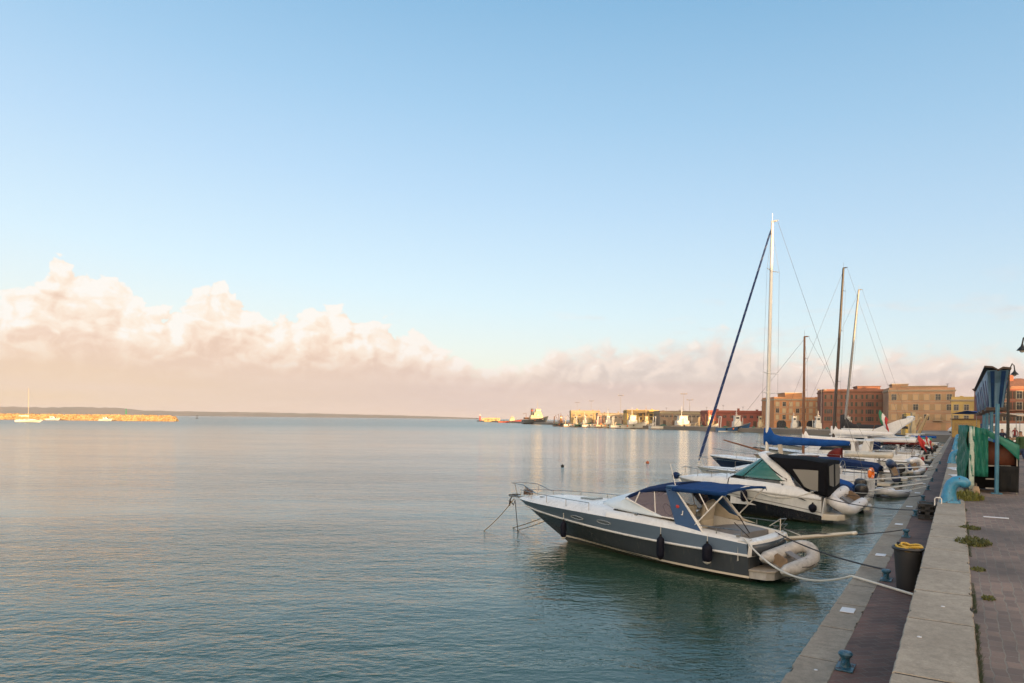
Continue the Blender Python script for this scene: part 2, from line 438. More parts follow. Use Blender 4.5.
m_joint = M('dark_joint_fill', (.035, .032, .026), .95, var=.3, scale=8.)
mb = MB(); mb.poly([(T0, -.13, Z_UP - .005), (T1, -.13, Z_UP - .005), (T1, .40, Z_UP - .005), (T0, .40, Z_UP - .005)]); mb.poly([(T0, 1.10, Z_LOW - .006), (T1, 1.10, Z_LOW - .006), (T1, 1.475, Z_LOW - .006), (T0, 1.475, Z_LOW - .006)])
tag(qface(mb.build('quay_joints', m_joint)), kind='structure')

# ------------------------------------------------------------------ far shore land
m_far = M('far_quay_concrete', (.20, .17, .14), .85, var=.3, scale=.05)
def slab(name, pts, z0, z1, mat):
    mb = MB(); A = [mb.vert((x, y, z1)) for x, y in pts]; B = [mb.vert((x, y, z0)) for x, y in pts]; n = len(A)
    mb.face(A)
    for j in range(n): mb.face((A[j], A[(j + 1) % n], B[(j + 1) % n], B[j]))
    o = mb.build(name, mat); return tag(o, kind='structure')
c0 = Q(172, 1.5)
slab('far_quay', [(c0.x, c0.y), (97, 205), (84, 258), (61, 325), (47, 362), (23, 520), (1, 676), (-48, 930), (-40, 990), (60, 1000), (900, 900), (900, 60), (Q(172, -60).x, Q(172, -60).y)], -2, 1.5, m_far)

# ------------------------------------------------------------------ distant hills
def hills_mat():
    m, t, b = pbsdf('hill_scrub')
    oc = t.add('ShaderNodeTexCoord').outputs['Object']
    n = t.noise(oc, .004, 6., .6)
    t.put(b.inputs['Base Color'], t.mix(t.rng(n, .35, .65), (.07, .075, .045), (.17, .13, .085)))
    b.inputs['Roughness'].default_value = .95; return m
mh = hills_mat()
def ridge(pts, Y0, dep):
    """pts: (pixel column, height m); a rounded ridge standing Y0 away"""
    mb = MB(); rows = []
    xs = []
    for (a, ha), (b_, hb) in zip(pts, pts[1:]):
        n = max(2, int(abs(b_ - a) / 6))
        for i in range(n): k = i / n; xs.append((a + (b_ - a) * k, ha + (hb - ha) * k))
    xs.append(pts[-1])
    r2 = random.Random(3)
    for k in (0., .25, .5, .75, 1.):
        row = []
        for px, h in xs:
            Y = Y0 + dep * k; hh = h * math.sin(math.pi * (.04 + .92 * k) * .5 if k < .5 else math.pi * (.5 + (k - .5) * .9)) if 0 < k < 1 else -1.
            hh = hh + (r2.uniform(-.06, .06) * h if 0 < k < 1 else 0)
            row.append(((px - 512) / 683 * Y0, Y, hh))
        rows.append(row)
    mb.grid(rows, True); return mb
tag(ridge([(-700, 60), (-120, 70), (0, 58), (50, 62), (88, 60), (104, 42), (150, 38), (230, 36), (330, 30), (420, 20), (474, 9)], 5200, 900).build('hills', mh), kind='structure')

# ------------------------------------------------------------------ evening haze over the gulf
def haze():
    m = bpy.data.materials.new('haze_air'); m.use_nodes = True; nt = m.node_tree; nt.nodes.clear()
    o = nt.nodes.new('ShaderNodeOutputMaterial'); v = nt.nodes.new('ShaderNodeVolumePrincipled')
    v.inputs['Color'].default_value = (.93, .90, .92, 1); v.inputs['Density'].default_value = .00008; v.inputs['Anisotropy'].default_value = .2
    nt.links.new(v.outputs[0], o.inputs['Volume'])
    mb = MB(); mb.box((0, 9000, 40), (24000, 20000, 92)); return tag(mb.build('haze', m), kind='stuff', label='thin evening haze lying over the gulf')
if True: haze()
# ------------------------------------------------------------------ boats: shared shapes (x forward from the transom, y to port, z up from the water)
WHITE = (.70, .69, .66)
gel_white = M('gelcoat_white', (.65, .66, .66), .28, var=.06, scale=1.5, dirt=.25)
gel_cream = M('gelcoat_cream', (.60, .55, .46), .35, var=.07, scale=1.5, dirt=.25)
gel_dark = M('gelcoat_charcoal', (.044, .052, .062), .18, var=.05, scale=2., dirt=.2)
def scum_line(m):
    """a brown green growth line left on the hull by the water"""
    t = NT(m.node_tree); b = m.node_tree.nodes['Principled BSDF']; oc = t.add('ShaderNodeTexCoord').outputs['Object']
    z = t.xyz(oc)[2]; n = t.noise(t.mapping(oc, scale=(2., 2., 7.)), 2.5, 6., .65)
    k = t.math('MULTIPLY', t.rng(t.math('ADD', z, t.math('MULTIPLY', t.math('SUBTRACT', n, .5), .16)), .03, .15, 1., 0.), .8)
    old = b.inputs['Base Color'].links[0].from_socket
    run = t.rng(t.noise(t.mapping(oc, scale=(5., 5., .5)), 2., 4., .6), .60, .74, 0., .35)
    c = t.mix(run, old, (.16, .145, .115)); t.put(b.inputs['Base Color'], t.mix(k, c, (.055, .05, .028)))
gel_black = M('gelcoat_black', (.012, .013, .018), .18, var=.1)
gel_navy = M('gelcoat_navy', (.02, .035, .085), .22, var=.1, dirt=.2)
gel_slate = M('gelcoat_slate_blue', (.115, .165, .235), .38, var=.02)
steel = M('stainless_rail', (.30, .295, .285), .3, 1., var=.04)
alu = M('mast_aluminium', (.62, .61, .58), .38, .25, var=.05)
white_paint = M('white_paint', (.70, .68, .64), .4, var=.07, dirt=.2)
black_rubber = M('black_rubber', (.012, .012, .014), .6, spec=.2, var=.2)
navy_cloth = M('navy_canvas', (.010, .024, .080), .85, spec=.12, var=.2, scale=4., bump=.55, bscale=7.)
blue_cloth = M('royal_blue_canvas', (.012, .065, .24), .85, spec=.12, var=.2, scale=4., bump=.55, bscale=7.)
black_cloth = M('black_canvas', (.006, .0065, .009), .85, spec=.12, var=.25, scale=4., bump=.55, bscale=7.)
maroon_cloth = M('maroon_canvas', (.12, .022, .02), .85, spec=.12, var=.2, scale=4.)
white_cloth = M('white_canvas', (.66, .66, .66), .85, spec=.12, var=.07, scale=3., dirt=.2)
grey_vinyl = M('grey_vinyl_cushion', (.16, .16, .165), .55, var=.1)
cream_vinyl = M('cream_vinyl', (.50, .45, .36), .5, var=.08, dirt=.2)
teak = M('weathered_teak', (.22, .155, .10), .75, var=.25, scale=3., dirt=.4)
varnish = M('varnished_wood', (.17, .07, .03), .35, var=.25, scale=3.)
rope_white = M('white_rope', (.58, .56, .50), .9, var=.1)
rope_dark = M('dark_rope', (.04, .04, .045), .9, var=.1)
rope_tan = M('weathered_rope', (.22, .18, .13), .9, var=.15)
pvc_grey = M('weathered_dinghy_fabric', (.40, .388, .37), .65, var=.25, scale=6., dirt=.7)
pvc_white = M('white_dinghy_fabric', (.66, .66, .67), .45, var=.06, dirt=.15)
pvc_navy = M('navy_dinghy_fabric', (.02, .03, .07), .5, var=.1)
orange_pl = M('orange_plastic', (.75, .17, .015), .45, var=.1)
red_pl = M('red_plastic', (.45, .03, .025), .5, var=.12)
green_pl = M('green_plastic', (.02, .18, .09), .5, var=.12)
yellow_pl = M('yellow_plastic', (.48, .31, .04), .5, var=.12)
engine_dark = M('outboard_cowling', (.02, .021, .024), .3, var=.1)
def glass(name, col, rough=.03, alpha=.45):
    if name in MATS: return MATS[name]
    m, t, b = pbsdf(name)
    b.inputs['Base Color'].default_value = (*col, 1); b.inputs['Roughness'].default_value = rough
    b.inputs['Alpha'].default_value = alpha; MATS[name] = m; return m
glass_green = glass('tinted_green_windscreen', (.03, .16, .13), .04, .8)
glass_dark = glass('dark_boat_glass', (.012, .016, .02), .05, 1.)
glass_grey = glass('smoked_boat_glass', (.10, .12, .12), .05, .62)
vinyl_lilac = glass('tinted_vinyl_window', (.20, .165, .205), .12, .6)
vinyl_clear = glass('clear_vinyl_window', (.26, .25, .225), .25, .85)

for m_ in (gel_dark, gel_black, gel_navy): scum_line(m_)

class Hull:
    def __init__(s, L, Lw, B, zs, draft=.35, stern=.85, wmax=.35, p=2.3, flare=.55, chine=.34, sheer_pow=1.6, tum=0., zmid=None):
        s.L, s.Lw, s.B, s.z0, s.z1 = L, Lw, B, zs[0], zs[1]
        s.dr, s.st, s.wm, s.p, s.fl, s.ch, s.sp, s.zm = draft, stern, wmax, p, flare, chine, sheer_pow, zmid
    def zsh(s, a):
        if s.zm is not None:
            k = s.z0 * (1 - a) * (1 - 2 * a) + 4 * s.zm * a * (1 - a) + s.z1 * a * (2 * a - 1); return k
        return s.z0 + (s.z1 - s.z0) * a ** s.sp
    def zk(s, a): return -s.dr * (1 - a ** 5) - .03
    def hb(s, a):
        if a < s.wm: return s.B / 2 * (s.st + (1 - s.st) * math.sin(a / s.wm * math.pi / 2))
        k = (a - s.wm) / (1 - s.wm); return s.B / 2 * max(0., 1 - k ** s.p) ** .85
    def pt(s, a, r, side=1, off=0.):
        zk, zs = s.zk(a), s.zsh(a); z = zk + (zs - zk) * r
        q = max(0., z) / max(.01, s.z1)
        x = a * (s.Lw + (s.L - s.Lw) * min(1.2, q) ** .92)
        wa = r / s.ch * .9 if r < s.ch else .9 + .1 * (r - s.ch) / (1 - s.ch)
        wb = r ** (1 + s.fl)
        k = a ** 1.4; w = wa * (1 - k) + wb * k
        return Vector((x, side * (s.hb(a) * w + off + (0 if a < .999 else 0)), z))
    def r_of(s, a, z): return (z - s.zk(a)) / (s.zsh(a) - s.zk(a))
    def edge(s, a, side=1, inset=0., up=0.):
        p = s.pt(a, 1., side); p.y = side * max(0., abs(p.y) - inset); p.z += up
        if a > .98: p.x -= inset
        return p
    def skin(s, mb, r0=0., r1=1., n=28, m=6, off=0., a0=0., a1=1., transom=True, zr=None, both=True):
        """side strips between two relative heights (numbers or functions of the station)"""
        f0 = r0 if callable(r0) else (lambda a: r0); f1 = r1 if callable(r1) else (lambda a: r1)
        A = [a0 + (a1 - a0) * (1 - (1 - i / n) ** 1.25) for i in range(n + 1)]
        for side in ((1, -1) if both else (1,)):
            mb.grid([[s.pt(a, f0(a) + (f1(a) - f0(a)) * j / m, side, off) for j in range(m + 1)] for a in A], True)
        if transom and a0 == 0.:
            P = [s.pt(0, f0(0) + (f1(0) - f0(0)) * j / m, 1, off) for j in range(m + 1)]; N = [s.pt(0, f0(0) + (f1(0) - f0(0)) * j / m, -1, off) for j in range(m + 1)]
            mb.grid([P, N], False)
        return mb
    def stripe(s, mb, z0, z1, off=.006, n=28, a0=0., a1=1.):
        return s.skin(mb, lambda a: max(0.0, s.r_of(a, z0(a) if callable(z0) else z0)), lambda a: min(1., s.r_of(a, z1(a) if callable(z1) else z1)), n, 1, off, a0, a1)
    def rail_strip(s, mb, zf, r=.03, n=28, a1=1., off=.0, trans=True):
        """a moulded rub rail following the hull at height zf(a)"""
        A = [a1 * (1 - (1 - i / n) ** 1.25) for i in range(n + 1)]
        P = [s.pt(a, s.r_of(a, zf(a)), 1, off) for a in A]; N = [s.pt(a, s.r_of(a, zf(a)), -1, off) for a in A]
        mb.tube(N[::-1] + P if a1 >= .999 else P, r, 6)
        if a1 < .999: mb.tube(N, r, 6)
        if trans: mb.tube([P[0], N[0]], r, 6)
        return mb
    def deck(s, mb, a0, a1, n=18, m=8, crown=.06, inset=.0, up=0., cf=None):
        """crowned deck between two stations"""
        rows = []
        for i in range(n + 1):
            a = a0 + (a1 - a0) * i / n; p = s.edge(a, 1, inset, up); h = abs(p.y); row = []
            c = cf(a) if cf else crown
            for j in range(m + 1):
                t = 1 - 2 * j / m; row.append((p.x, t * h, p.z + c * (1 - abs(t) ** 2.2) * min(1, h * 1.6)))
            rows.append(row)
        mb.grid(rows, True); return rows

def rails(parent, pts, h, every, r=.013, mat=None, name='guard_rail', top=True, lean=0.):
    """stanchions with a top rail along deck points"""
    mb = MB(); tops = [Vector(p) + Vector((0, lean * (1 if p[1] > 0 else -1), h)) for p in pts]
    if top: mb.tube(tops, r, 6)
    for i in range(0, len(pts), every): mb.tube([Vector(pts[i]) - Vector((0, 0, .02)), tops[i]], r * .9, 6)
    return mb.build(name, mat or steel, parent)

def fender(label, a, ln, r, cat='fender', mat=None, group='fenders hung along the boats', tipmat=None):
    """a sausage fender hanging by a lanyard from world point a"""
    t = thing('boat_fender', label, cat, a, 0, group)
    d = .22
    mb = MB(); mb.lathe([(.012, -d), (r * .45, -d - .03), (r * .9, -d - .09), (r, -d - .15), (r, -d - ln + .15), (r * .9, -d - ln + .09), (r * .45, -d - ln + .03), (.012, -d - ln)], n=12)
    mb.build('fender_body', mat or navy_fender, t)
    mb = MB(); mb.lathe([(.02, -d - .035), (.035, -d - .02), (.03, -d + .03), (.015, -d + .04)], n=8); mb.build('top_eye', black_rubber, t)
    mb = MB(); mb.lathe([(.02, -d - ln - .01), (r * .55, -d - ln + .015), (r * .8, -d - ln + .05), (r*.5, -d - ln + .06)], n=10); mb.build('end_cap', tipmat or black_rubber, t)
    mb = MB(); mb.tube([(0, 0, 0), (.004, .004, -d * .5), (0, 0, -d)], .007, 5); mb.build('lanyard', rope_white, t)
    return t
navy_fender = M('navy_fender_cover', (.005, .006, .014), .6, spec=.15, var=.2, scale=8.)

def dinghy(label, loc, rz, L=2.1, Wd=1.25, r=.19, mat=None, roll=(0, 0), floor=None, extra=True, group=None, name='inflatable_dinghy'):
    t = thing(name, label, 'dinghy', loc, rz, group)
    t.rotation_euler = (roll[0], roll[1], rz)
    w = Wd / 2 - r; path = []; rad = []
    def half(sgn):
        out = [((-.30, sgn * w, .03), .05), ((-.2, sgn * w, .01), r * .66), ((-.06, sgn * w, 0), r * .95), ((.15, sgn * w, 0), r)]
        for k in range(1, 5): out.append(((.15 + (L * .62 - .15) * k / 4, sgn * w, .01 * k), r))
        return out
    A = half(1); B = half(-1)
    arc = []
    for k in range(1, 10):
        a = math.pi / 2 - math.pi * k / 10
        arc.append(((L * .62 + (L * .38 - r) * math.cos(a), w * math.sin(a), .04 + .16 * math.cos(a) ** 1.5), r * (1 - .06 * math.cos(a))))
    full = A + arc + B[::-1]
    mb = MB(); mb.tube([p for p, _ in full], [q for _, q in full], 14)
    mb.build('tube', mat or pvc_white, t)
    mb = MB(); mb.prism([(0, -w), (L * .62, -w), (L * .62 + (L * .34 - r) * .8, -w * .5), (L * .62 + (L * .36 - r), 0), (L * .62 + (L * .34 - r) * .8, w * .5), (L * .62, w), (0, w)], 'z', -.11, -.07)
    mb.build('floor_panel', floor or grey_vinyl, t)
    mb = MB(); mb.prism([(-w + r * .75, -.13), (w - r * .75, -.13), (w - r * .75, .14), (w * .45, .2), (-w * .45, .2), (-w + r * .75, .14)], 'x', .02, .06)
    mb.build('transom', teak if extra else grey_vinyl, t)
    mb = MB(); mb.box((L * .42, 0, .11), (.22, 2 * w - r * .6, .035)); mb.build('seat', grey_vinyl, t, bevel=.01)
    for sg in (1, -1):
        mb = MB(); mb.tube([(.3, sg * (w + r * .80), r * .62), (.6, sg * (w + r * 1.0), r * .40), (1.0, sg * (w + r * .80), r * .62)], .012, 5); mb.build('grab_line', black_rubber, t)
        mb = MB(); mb.ball((.62, sg * w, r + .0), .035, (1.6, .6, .8), 8, 6); mb.build('rowlock', black_rubber, t)
    return t

def outboard(parent, x, y, z, col=None, s=1., tilt=0., name='outboard_engine'):
    mb = MB(); ca = math.cos(tilt); sa = math.sin(tilt)
    def P(a, b, c): a, c = a * s, c * s; return (x + a * ca - c * sa, y + b * s, z + a * sa + c * ca)
    secs = []
    for zz, kx, ky in ((.12, .14, .12), (.2, .23, .17), (.38, .25, .18), (.52, .2, .15), (.57, .1, .08)):
        secs.append([P(-.2 + kx * math.cos(2 * math.pi * j / 12), ky * math.sin(2 * math.pi * j / 12), zz) for j in range(12)])
    mb.loft(secs); e = mb.build(name, col or engine_dark, parent)
    mb = MB(); mb.loft([[P(-.2 + .09 * math.cos(2 * math.pi * j / 8), .05 * math.sin(2 * math.pi * j / 8), zz) for j in range(8)] for zz in (.15, -.2, -.55)])
    mb.loft([[P(-.22 + .16 * math.cos(2 * math.pi * j / 8), .09 * math.sin(2 * math.pi * j / 8), zz) for j in range(8)] for zz in (-.34, -.36)])
    mb.build('engine_leg', engine_dark, e)
    return e
# ------------------------------------------------------------------ the grey cabin cruiser in the foreground
def grey_cruiser():
    t = thing('cabin_cruiser', 'charcoal cabin cruiser with slate blue band and blue sun awning, nearest boat', 'motorboat',
              (6.49, 17.28, 0), heading(-.71, .70))
    h = Hull(8.75, 6.5, 2.55, (.94, 1.20), draft=.42, stern=.88, wmax=.36, p=2.5, flare=.75, chine=.36, zmid=1.18)
    def zr(a): return h.zsh(a) - (.28 + .17 * math.sin(math.pi * min(1, a * 1.05)) ) * (1 if a < .93 else 1 - (a - .93) * 3)
    mb = MB(); h.skin(mb, 0., lambda a: h.r_of(a, zr(a)), 36, 8); mb.build('hull', gel_dark, t)
    mb = MB(); h.skin(mb, lambda a: h.r_of(a, zr(a)), 1., 36, 4, .012); mb.build('topside_band', gel_slate, t)
    mb = MB(); h.rail_strip(mb, zr, .032, 36, off=.015); mb.build('rub_rail', gel_white, t)
    mb = MB(); h.stripe(mb, lambda a: .10 + .05 * a, lambda a: .155 + .06 * a, .006, 30, 0., .985); mb.build('boot_stripe', gel_cream, t)
    # deck: side decks and foredeck as one moulding with raised bulwark shoulder
    mb = MB()
    rows = []
    for i in range(25):
        a = .47 + .527 * i / 24; e = h.edge(a); hb = abs(e.y); row = []
        rise = .15 * min(1, (1 - a) / .22) ** .7
        for j in range(13):
            k = 1 - 2 * j / 12; kk = abs(k)
            z = e.z + rise * (1 - max(0, (kk - .62) / .38) ** 2) + .10 * rise / .15 * (1 - kk ** 2)
            row.append((e.x, k * (hb + .012), z))
        rows.append(row)
    mb.grid(rows, True)
    for sg in (1, -1):                                                    # side decks beside the cockpit
        rr = []
        for i in range(17):
            a = .0 + .475 * i / 16; e = h.edge(a); hb = abs(e.y); up = .07 + .08 * min(1, a / .3)
            rr.append([(e.x, sg * (hb + .012), e.z), (e.x, sg * (hb - .03), e.z + up * .6), (e.x, sg * (hb - .10), e.z + up), (e.x, sg * (hb - .26), e.z + up + .02), (e.x, sg * (hb - .29), e.z + up - .03), (e.x, sg * (hb - .30), .42 if e.x < 1.8 else .42 + .62 * (e.x - 1.8) / 2.3)])
        mb.grid(rr, True)
    mb.build('deck', gel_white, t)
    mb = MB(); mb.poly([(.05, .85, .45), (.05, -.85, .45), (2.6, -.85, .45), (4.1, -.62, .45), (4.1, .62, .45), (2.6, .85, .45)]); mb.build('cockpit_floor', teak, t)
    # bulkhead / cabin front under the windscreen
    mb = MB(); mb.poly([(4.05, .55, .44), (4.05, -.55, .44), (4.05, -.86, 1.30), (4.05, -.4, 1.40), (4.05, .4, 1.40), (4.05, .86, 1.30)]); mb.build('bulkhead', gel_cream, t, solid=.03)
    # pale canvas laid over the raked windscreen
    mb = MB(); rows = []
    base = [(2.40, 1.09, 1.32), (2.9, 1.05, 1.33), (3.5, .98, 1.34), (4.2, .84, 1.37), (4.75, .55, 1.41), (4.98, .25, 1.43), (5.02, 0, 1.435)]
    topc = [(2.45, 1.075, 1.36), (2.85, 1.03, 1.48), (3.2, .98, 1.60), (3.62, .90, 1.735), (3.74, .6, 1.79), (3.80, .3, 1.82), (3.82, 0, 1.825)]
    full = lambda c: c + [(x, -y, z) for x, y, z in c[:-1][::-1]]
    B_, T_ = full(base), full(topc)
    for k in range(6):
        u = k / 5; rows.append([tuple(b_[i] + (c_[i] - b_[i]) * u + (.03 * math.sin(math.pi * u) if i == 2 else 0) for i in range(3)) for b_, c_ in zip(B_, T_)])
    mb.grid(rows, True); mb.build('windscreen_cover', M('pale_windscreen_cover', (.58, .66, .72), .5, var=.05), t, solid=.02)
    # side windows of tinted vinyl with white struts
    for sg in (1, -1):
        y = lambda z: sg * (1.06 - .16 * (z - 1.35))
        mb = MB(); mb.poly([(p[0], y(p[1]), p[1]) for p in ((3.55, 1.70), (2.45, 1.36), (1.95, 1.33), (2.22, 1.98), (2.6, 1.99), (3.1, 1.92))])
        w = mb.build('side_window', vinyl_lilac, t)
        mb = MB(); mb.tube([(3.62, y(1.72), 1.72), (2.45, y(1.34), 1.34), (1.9, y(1.32), 1.32)], .022, 6); mb.tube([(3.30, y(1.62) , 1.63), (3.18, y(1.93), 1.93)], .018, 6); mb.tube([(2.62, y(1.4), 1.40), (2.72, y(2.0), 2.0)], .015, 6)
        mb.build('window_strut', white_paint, w)
    # dark canopy frame over the helm, then the arch, then the awning
    mb = MB(); rows = []
    for x0, z0, hw in ((3.74, 1.72, .86), (3.55, 1.82, .90), (3.2, 1.96, .94), (2.8, 2.06, .97), (2.2, 2.13, 1.0)):
        rows.append([(x0, hw, z0 - .09), (x0, hw * .97, z0), (x0, hw * .5, z0 + .07), (x0, 0, z0 + .09), (x0, -hw * .5, z0 + .07), (x0, -hw * .97, z0), (x0, -hw, z0 - .09)])
    mb.grid(rows, True); mb.build('helm_canopy', navy_cloth, t, solid=.03)
    ar = M('arch_blue', (.014, .06, .16), .35, var=.12, dirt=.2)
    for sg in (1, -1):
        mb = MB(); o = [(2.36, 2.10), (2.05, 2.10), (1.17, 1.09), (1.92, 1.13)]
        A = [(x, sg * (1.0 + .17 * (2.1 - z)), z) for x, z in o]; B = [(x, sg * (.93 + .17 * (2.1 - z)), z) for x, z in o]
        ia = [mb.vert(p) for p in A]; ib = [mb.vert(p) for p in B]; mb.face(ia); mb.face(ib[::-1])
        for j in range(4): mb.face((ia[j], ib[j], ib[(j + 1) % 4], ia[(j + 1) % 4]))
        leg = mb.build('arch_leg', ar, t, bevel=.015)
        mb = MB(); mb.tube([(2.03, sg * 1.005, 2.09), (1.15, sg * 1.175, 1.09)], .022, 6); mb.build('arch_trim', white_paint, leg)
        if sg == 1:                                                       # the small red and white mark on the arch
            mb = MB(); mb.ball((1.93, 1.085, 1.66), .055, (1, .12, .8), 10, 6); mb.build('red_mark', red_pl, leg)
            mb = MB(); mb.poly([(1.77, 1.112, 1.57), (1.745, 1.112, 1.57), (1.745, 1.128, 1.47), (1.77, 1.128, 1.47)]); mb.poly([(1.80, 1.128, 1.475), (1.745, 1.130, 1.475), (1.745, 1.132, 1.455), (1.80, 1.132, 1.455)]); mb.build('white_mark', white_paint, leg, solid=.004)
    mb = MB(); mb.box((2.2, 0, 2.14), (.3, 2.0, .07)); mb.build('arch_top', ar, t, bevel=.02)
    # awning
    mb = MB(); rows = []
    for i in range(9):
        x0 = 2.08 - 1.52 * i / 8; row = []; sagx = .035 * math.sin(math.pi * i / 8)
        for j in range(13):
            v = -1 + 2 * j / 12; z = 2.19 - .055 * abs(v) ** 2.2 - sagx * (1 - abs(v)) + (.015 if i % 4 == 0 else 0)
            row.append((x0, -v * 1.12, z))
        row = [(x0, 1.13, row[0][2] - .09)] + row + [(x0, -1.13, row[-1][2] - .05)]
        rows.append(row)
    rows.append([(p[0] - .02, p[1], p[2] - .06) for p in rows[-1]])
    mb.grid(rows, True); mb.build('sun_awning', M('deep_blue_canvas', (.009, .040, .14), .85, spec=.12, var=.2, scale=4., bump=.55, bscale=7.), t, solid=.012)
    mb = MB()
    for sg in (1, -1):
        mb.tube([(.60, sg * 1.11, 2.10), (1.40, sg * 1.13, 1.24)], .017, 6); mb.tube([(1.98, sg * 1.08, 2.08), (1.20, sg * 1.13, 1.20)], .017, 6)
        mb.tube([(1.32, sg * 1.11, 2.1), (1.02, sg * 1.13, 1.62)], .014, 6)
    mb.tube([(.60, 1.11, 2.10), (.58, 0, 2.22), (.60, -1.11, 2.10)], .017, 6)
    mb.build('awning_frame', white_paint, t)
    # cockpit: helm seat, aft sun pad, cream side lining
    mb = MB(); rows = []
    for i in range(8):
        a = i / 7; x0 = .35 + 1.15 * a
        rows.append([(x0, .95, .5), (x0, .95, .98 + .04 * math.sin(a * 3.1)), (x0, .85, 1.05 + .05 * math.sin(a * 3.1)), (x0, 0, 1.09 + .06 * math.sin(a * 3.1)), (x0, -.82, 1.05 + .05 * math.sin(a * 3.1)), (x0, -.92, .98), (x0, -.92, .5)])
    mb.loft(rows); mb.build('sun_pad', grey_vinyl, t)
    for sg in (-1, 1):
        mb = MB(); mb.box((2.15, sg * .52, .82), (.5, .62, .75)); s_ = mb.build('helm_seat', cream_vinyl, t, bevel=.06)
        mb = MB(); mb.box((1.93, sg * .52, 1.38), (.12, .62, .55), (0, -.18, 0)); mb.build('seat_back', cream_vinyl, s_, bevel=.05)
    mb = MB(); mb.prism([(.75, 1.14), (2.55, 1.26), (2.2, 1.62), (2.02, 1.70), (1.55, 1.34)], 'y', -1.04, -.99); mb.build('side_lining', cream_vinyl, t, bevel=.015)
    mb = MB(); mb.box((3.5, -.45, 1.12), (.5, .8, .55), (0, -.25, 0)); d = mb.build('helm_console', gel_cream, t, bevel=.05)
    mb = MB(); mb.tube([(3.16 + .1 * math.sin(a), -.45 + .19 * math.cos(a), 1.32 + .16 * math.sin(a)) for a in [k * math.pi / 8 for k in range(16)]], .016, 6, True); mb.build('steering_wheel', black_rubber, d)
    # stern: raised white coaming, dark transom face, platform
    mb = MB(); rows = []
    for v in [-1 + .2 * j for j in range(11)]:
        y = v * 1.14; xx = -.12 + .10 * v * v
        rows.append([(xx, y, .62), (xx - .03, y, .90), (xx + .0, y, .97), (xx + .10, y, 1.01), (xx + .24, y, 1.0), (xx + .26, y, .5)])
    mb.grid(rows, True); mb.build('stern_coaming', gel_white, t)
    mb = MB(); mb.grid([[(-.17 + .10 * (v * .2 - 1) ** 2, (v * .2 - 1) * .98, .64) for v in range(11)], [(-.175 + .10 * (v * .2 - 1) ** 2, (v * .2 - 1) * .98, .91) for v in range(11)]], True); mb.build('transom_panel', gel_dark, t, solid=.02)
    mb = MB(); mb.prism([(.02, 1.02), (-.42, .95), (-.56, .78), (-.60, 0), (-.56, -.78), (-.42, -.95), (.02, -1.02)], 'z', .27, .32); mb.build('swim_platform', M('grey_teak_platform', (.30, .27, .23), .7, var=.15, dirt=.4), t, bevel=.015)
    mb = MB(); mb.prism([(.01, .99), (-.40, .93), (-.53, .76), (-.57, 0), (-.53, -.76), (-.40, -.93), (.01, -.99)], 'z', .10, .27); mb.build('platform_underside', M('weathered_platform', (.34, .335, .32), .6, var=.15, dirt=.4), t)
    # rails, pulpit, anchor
    for sg in (1, -1):
        pts = []
        for i in range(17):
            a = .55 + .43 * i / 16; e = h.edge(a, sg, .07); e.z += .10; pts.append(e)
        rails(t, pts, .20, 4, .011, name='deck_rail')
        pts = [(x0, sg * (1.13 if x0 > .5 else 1.10), 1.12) for x0 in (.15, .45, .8, 1.15, 1.5)]
        rails(t, pts, .13, 2, .013, name='cockpit_rail')
    mb = MB(); b = h.edge(1.0)
    bx, bz = b.x, b.z
    mb.tube([(bx - 1.15, .42, bz + .30), (bx - .55, .34, bz + .50), (bx + .12, .22, bz + .52), (bx + .28, 0, bz + .50), (bx + .12, -.22, bz + .52), (bx - .55, -.34, bz + .50), (bx - 1.15, -.42, bz + .30)], .013, 6)
    for sg in (1, -1):
        for k, zz in ((bx - .62, .48), (bx - .05, .51)): mb.tube([(k - .06, sg * .18, bz + .10), (k, sg * (.35 if k < bx - .3 else .25), bz + zz)], .012, 6)
    mb.build('pulpit', steel, t)
    mb = MB(); mb.box((bx + .10, 0, bz + .05), (.55, .24, .05)); pl = mb.build('bow_roller', steel, t, bevel=.01)
    mb = MB(); mb.tube([(bx - .1, 0, bz + .12), (bx + .30, 0, bz + .08), (bx + .42, 0, bz - .12), (bx + .38, 0, bz - .22)], .022, 6)
    for sg in (1, -1): mb.tube([(bx + .42, 0, bz - .12), (bx + .34, sg * .10, bz - .28), (bx + .28, sg * .12, bz - .1)], [.03, .03, .012], 6)
    mb.tube([(bx + .25, -.22, bz + .10), (bx + .25, .22, bz + .10)], .018, 6)
    mb.build('anchor', M('galvanised_anchor', (.10, .095, .09), .55, .6), t)
    mb = MB(); mb.box((bx - .45, 0, bz + .23), (.26, .2, .16)); mb.tube([(bx - .5, .05, bz + .3), (bx - .4, .05, bz + .42)], .02, 6); mb.build('windlass', M('brown_windlass', (.09, .055, .04), .6), t, bevel=.02)
    # portlights in the band
    for sg in (1, -1):
        for ax in (5.35, 4.25):
            a = None; best = 9
            for k in range(200):
                q = h.pt(k / 200, h.r_of(k / 200, .97), 1)
                if abs(q.x - ax) < best: best = abs(q.x - ax); a = k / 200
            ring = []
            for j in range(20):
                an = 2 * math.pi * j / 20; da = .030 * math.cos(an); z = .985 + .055 * math.sin(an)
                ring.append(h.pt(a + da, h.r_of(a + da, z), sg, .022))
            mb = MB(); mb.tube(ring, .013, 6, True); f = mb.build('porthole_frame', M('porthole_frame', (.30, .33, .36), .3, .3), t)
            mb = MB(); mb.poly([h.pt(a + .028 * math.cos(2 * math.pi * j / 20), h.r_of(a + .028 * math.cos(2 * math.pi * j / 20), .985 + .048 * math.sin(2 * math.pi * j / 20)), sg, .017) for j in range(20)]); mb.build('porthole_glass', M('slate_port_glass', (.12, .15, .18), .08), f)
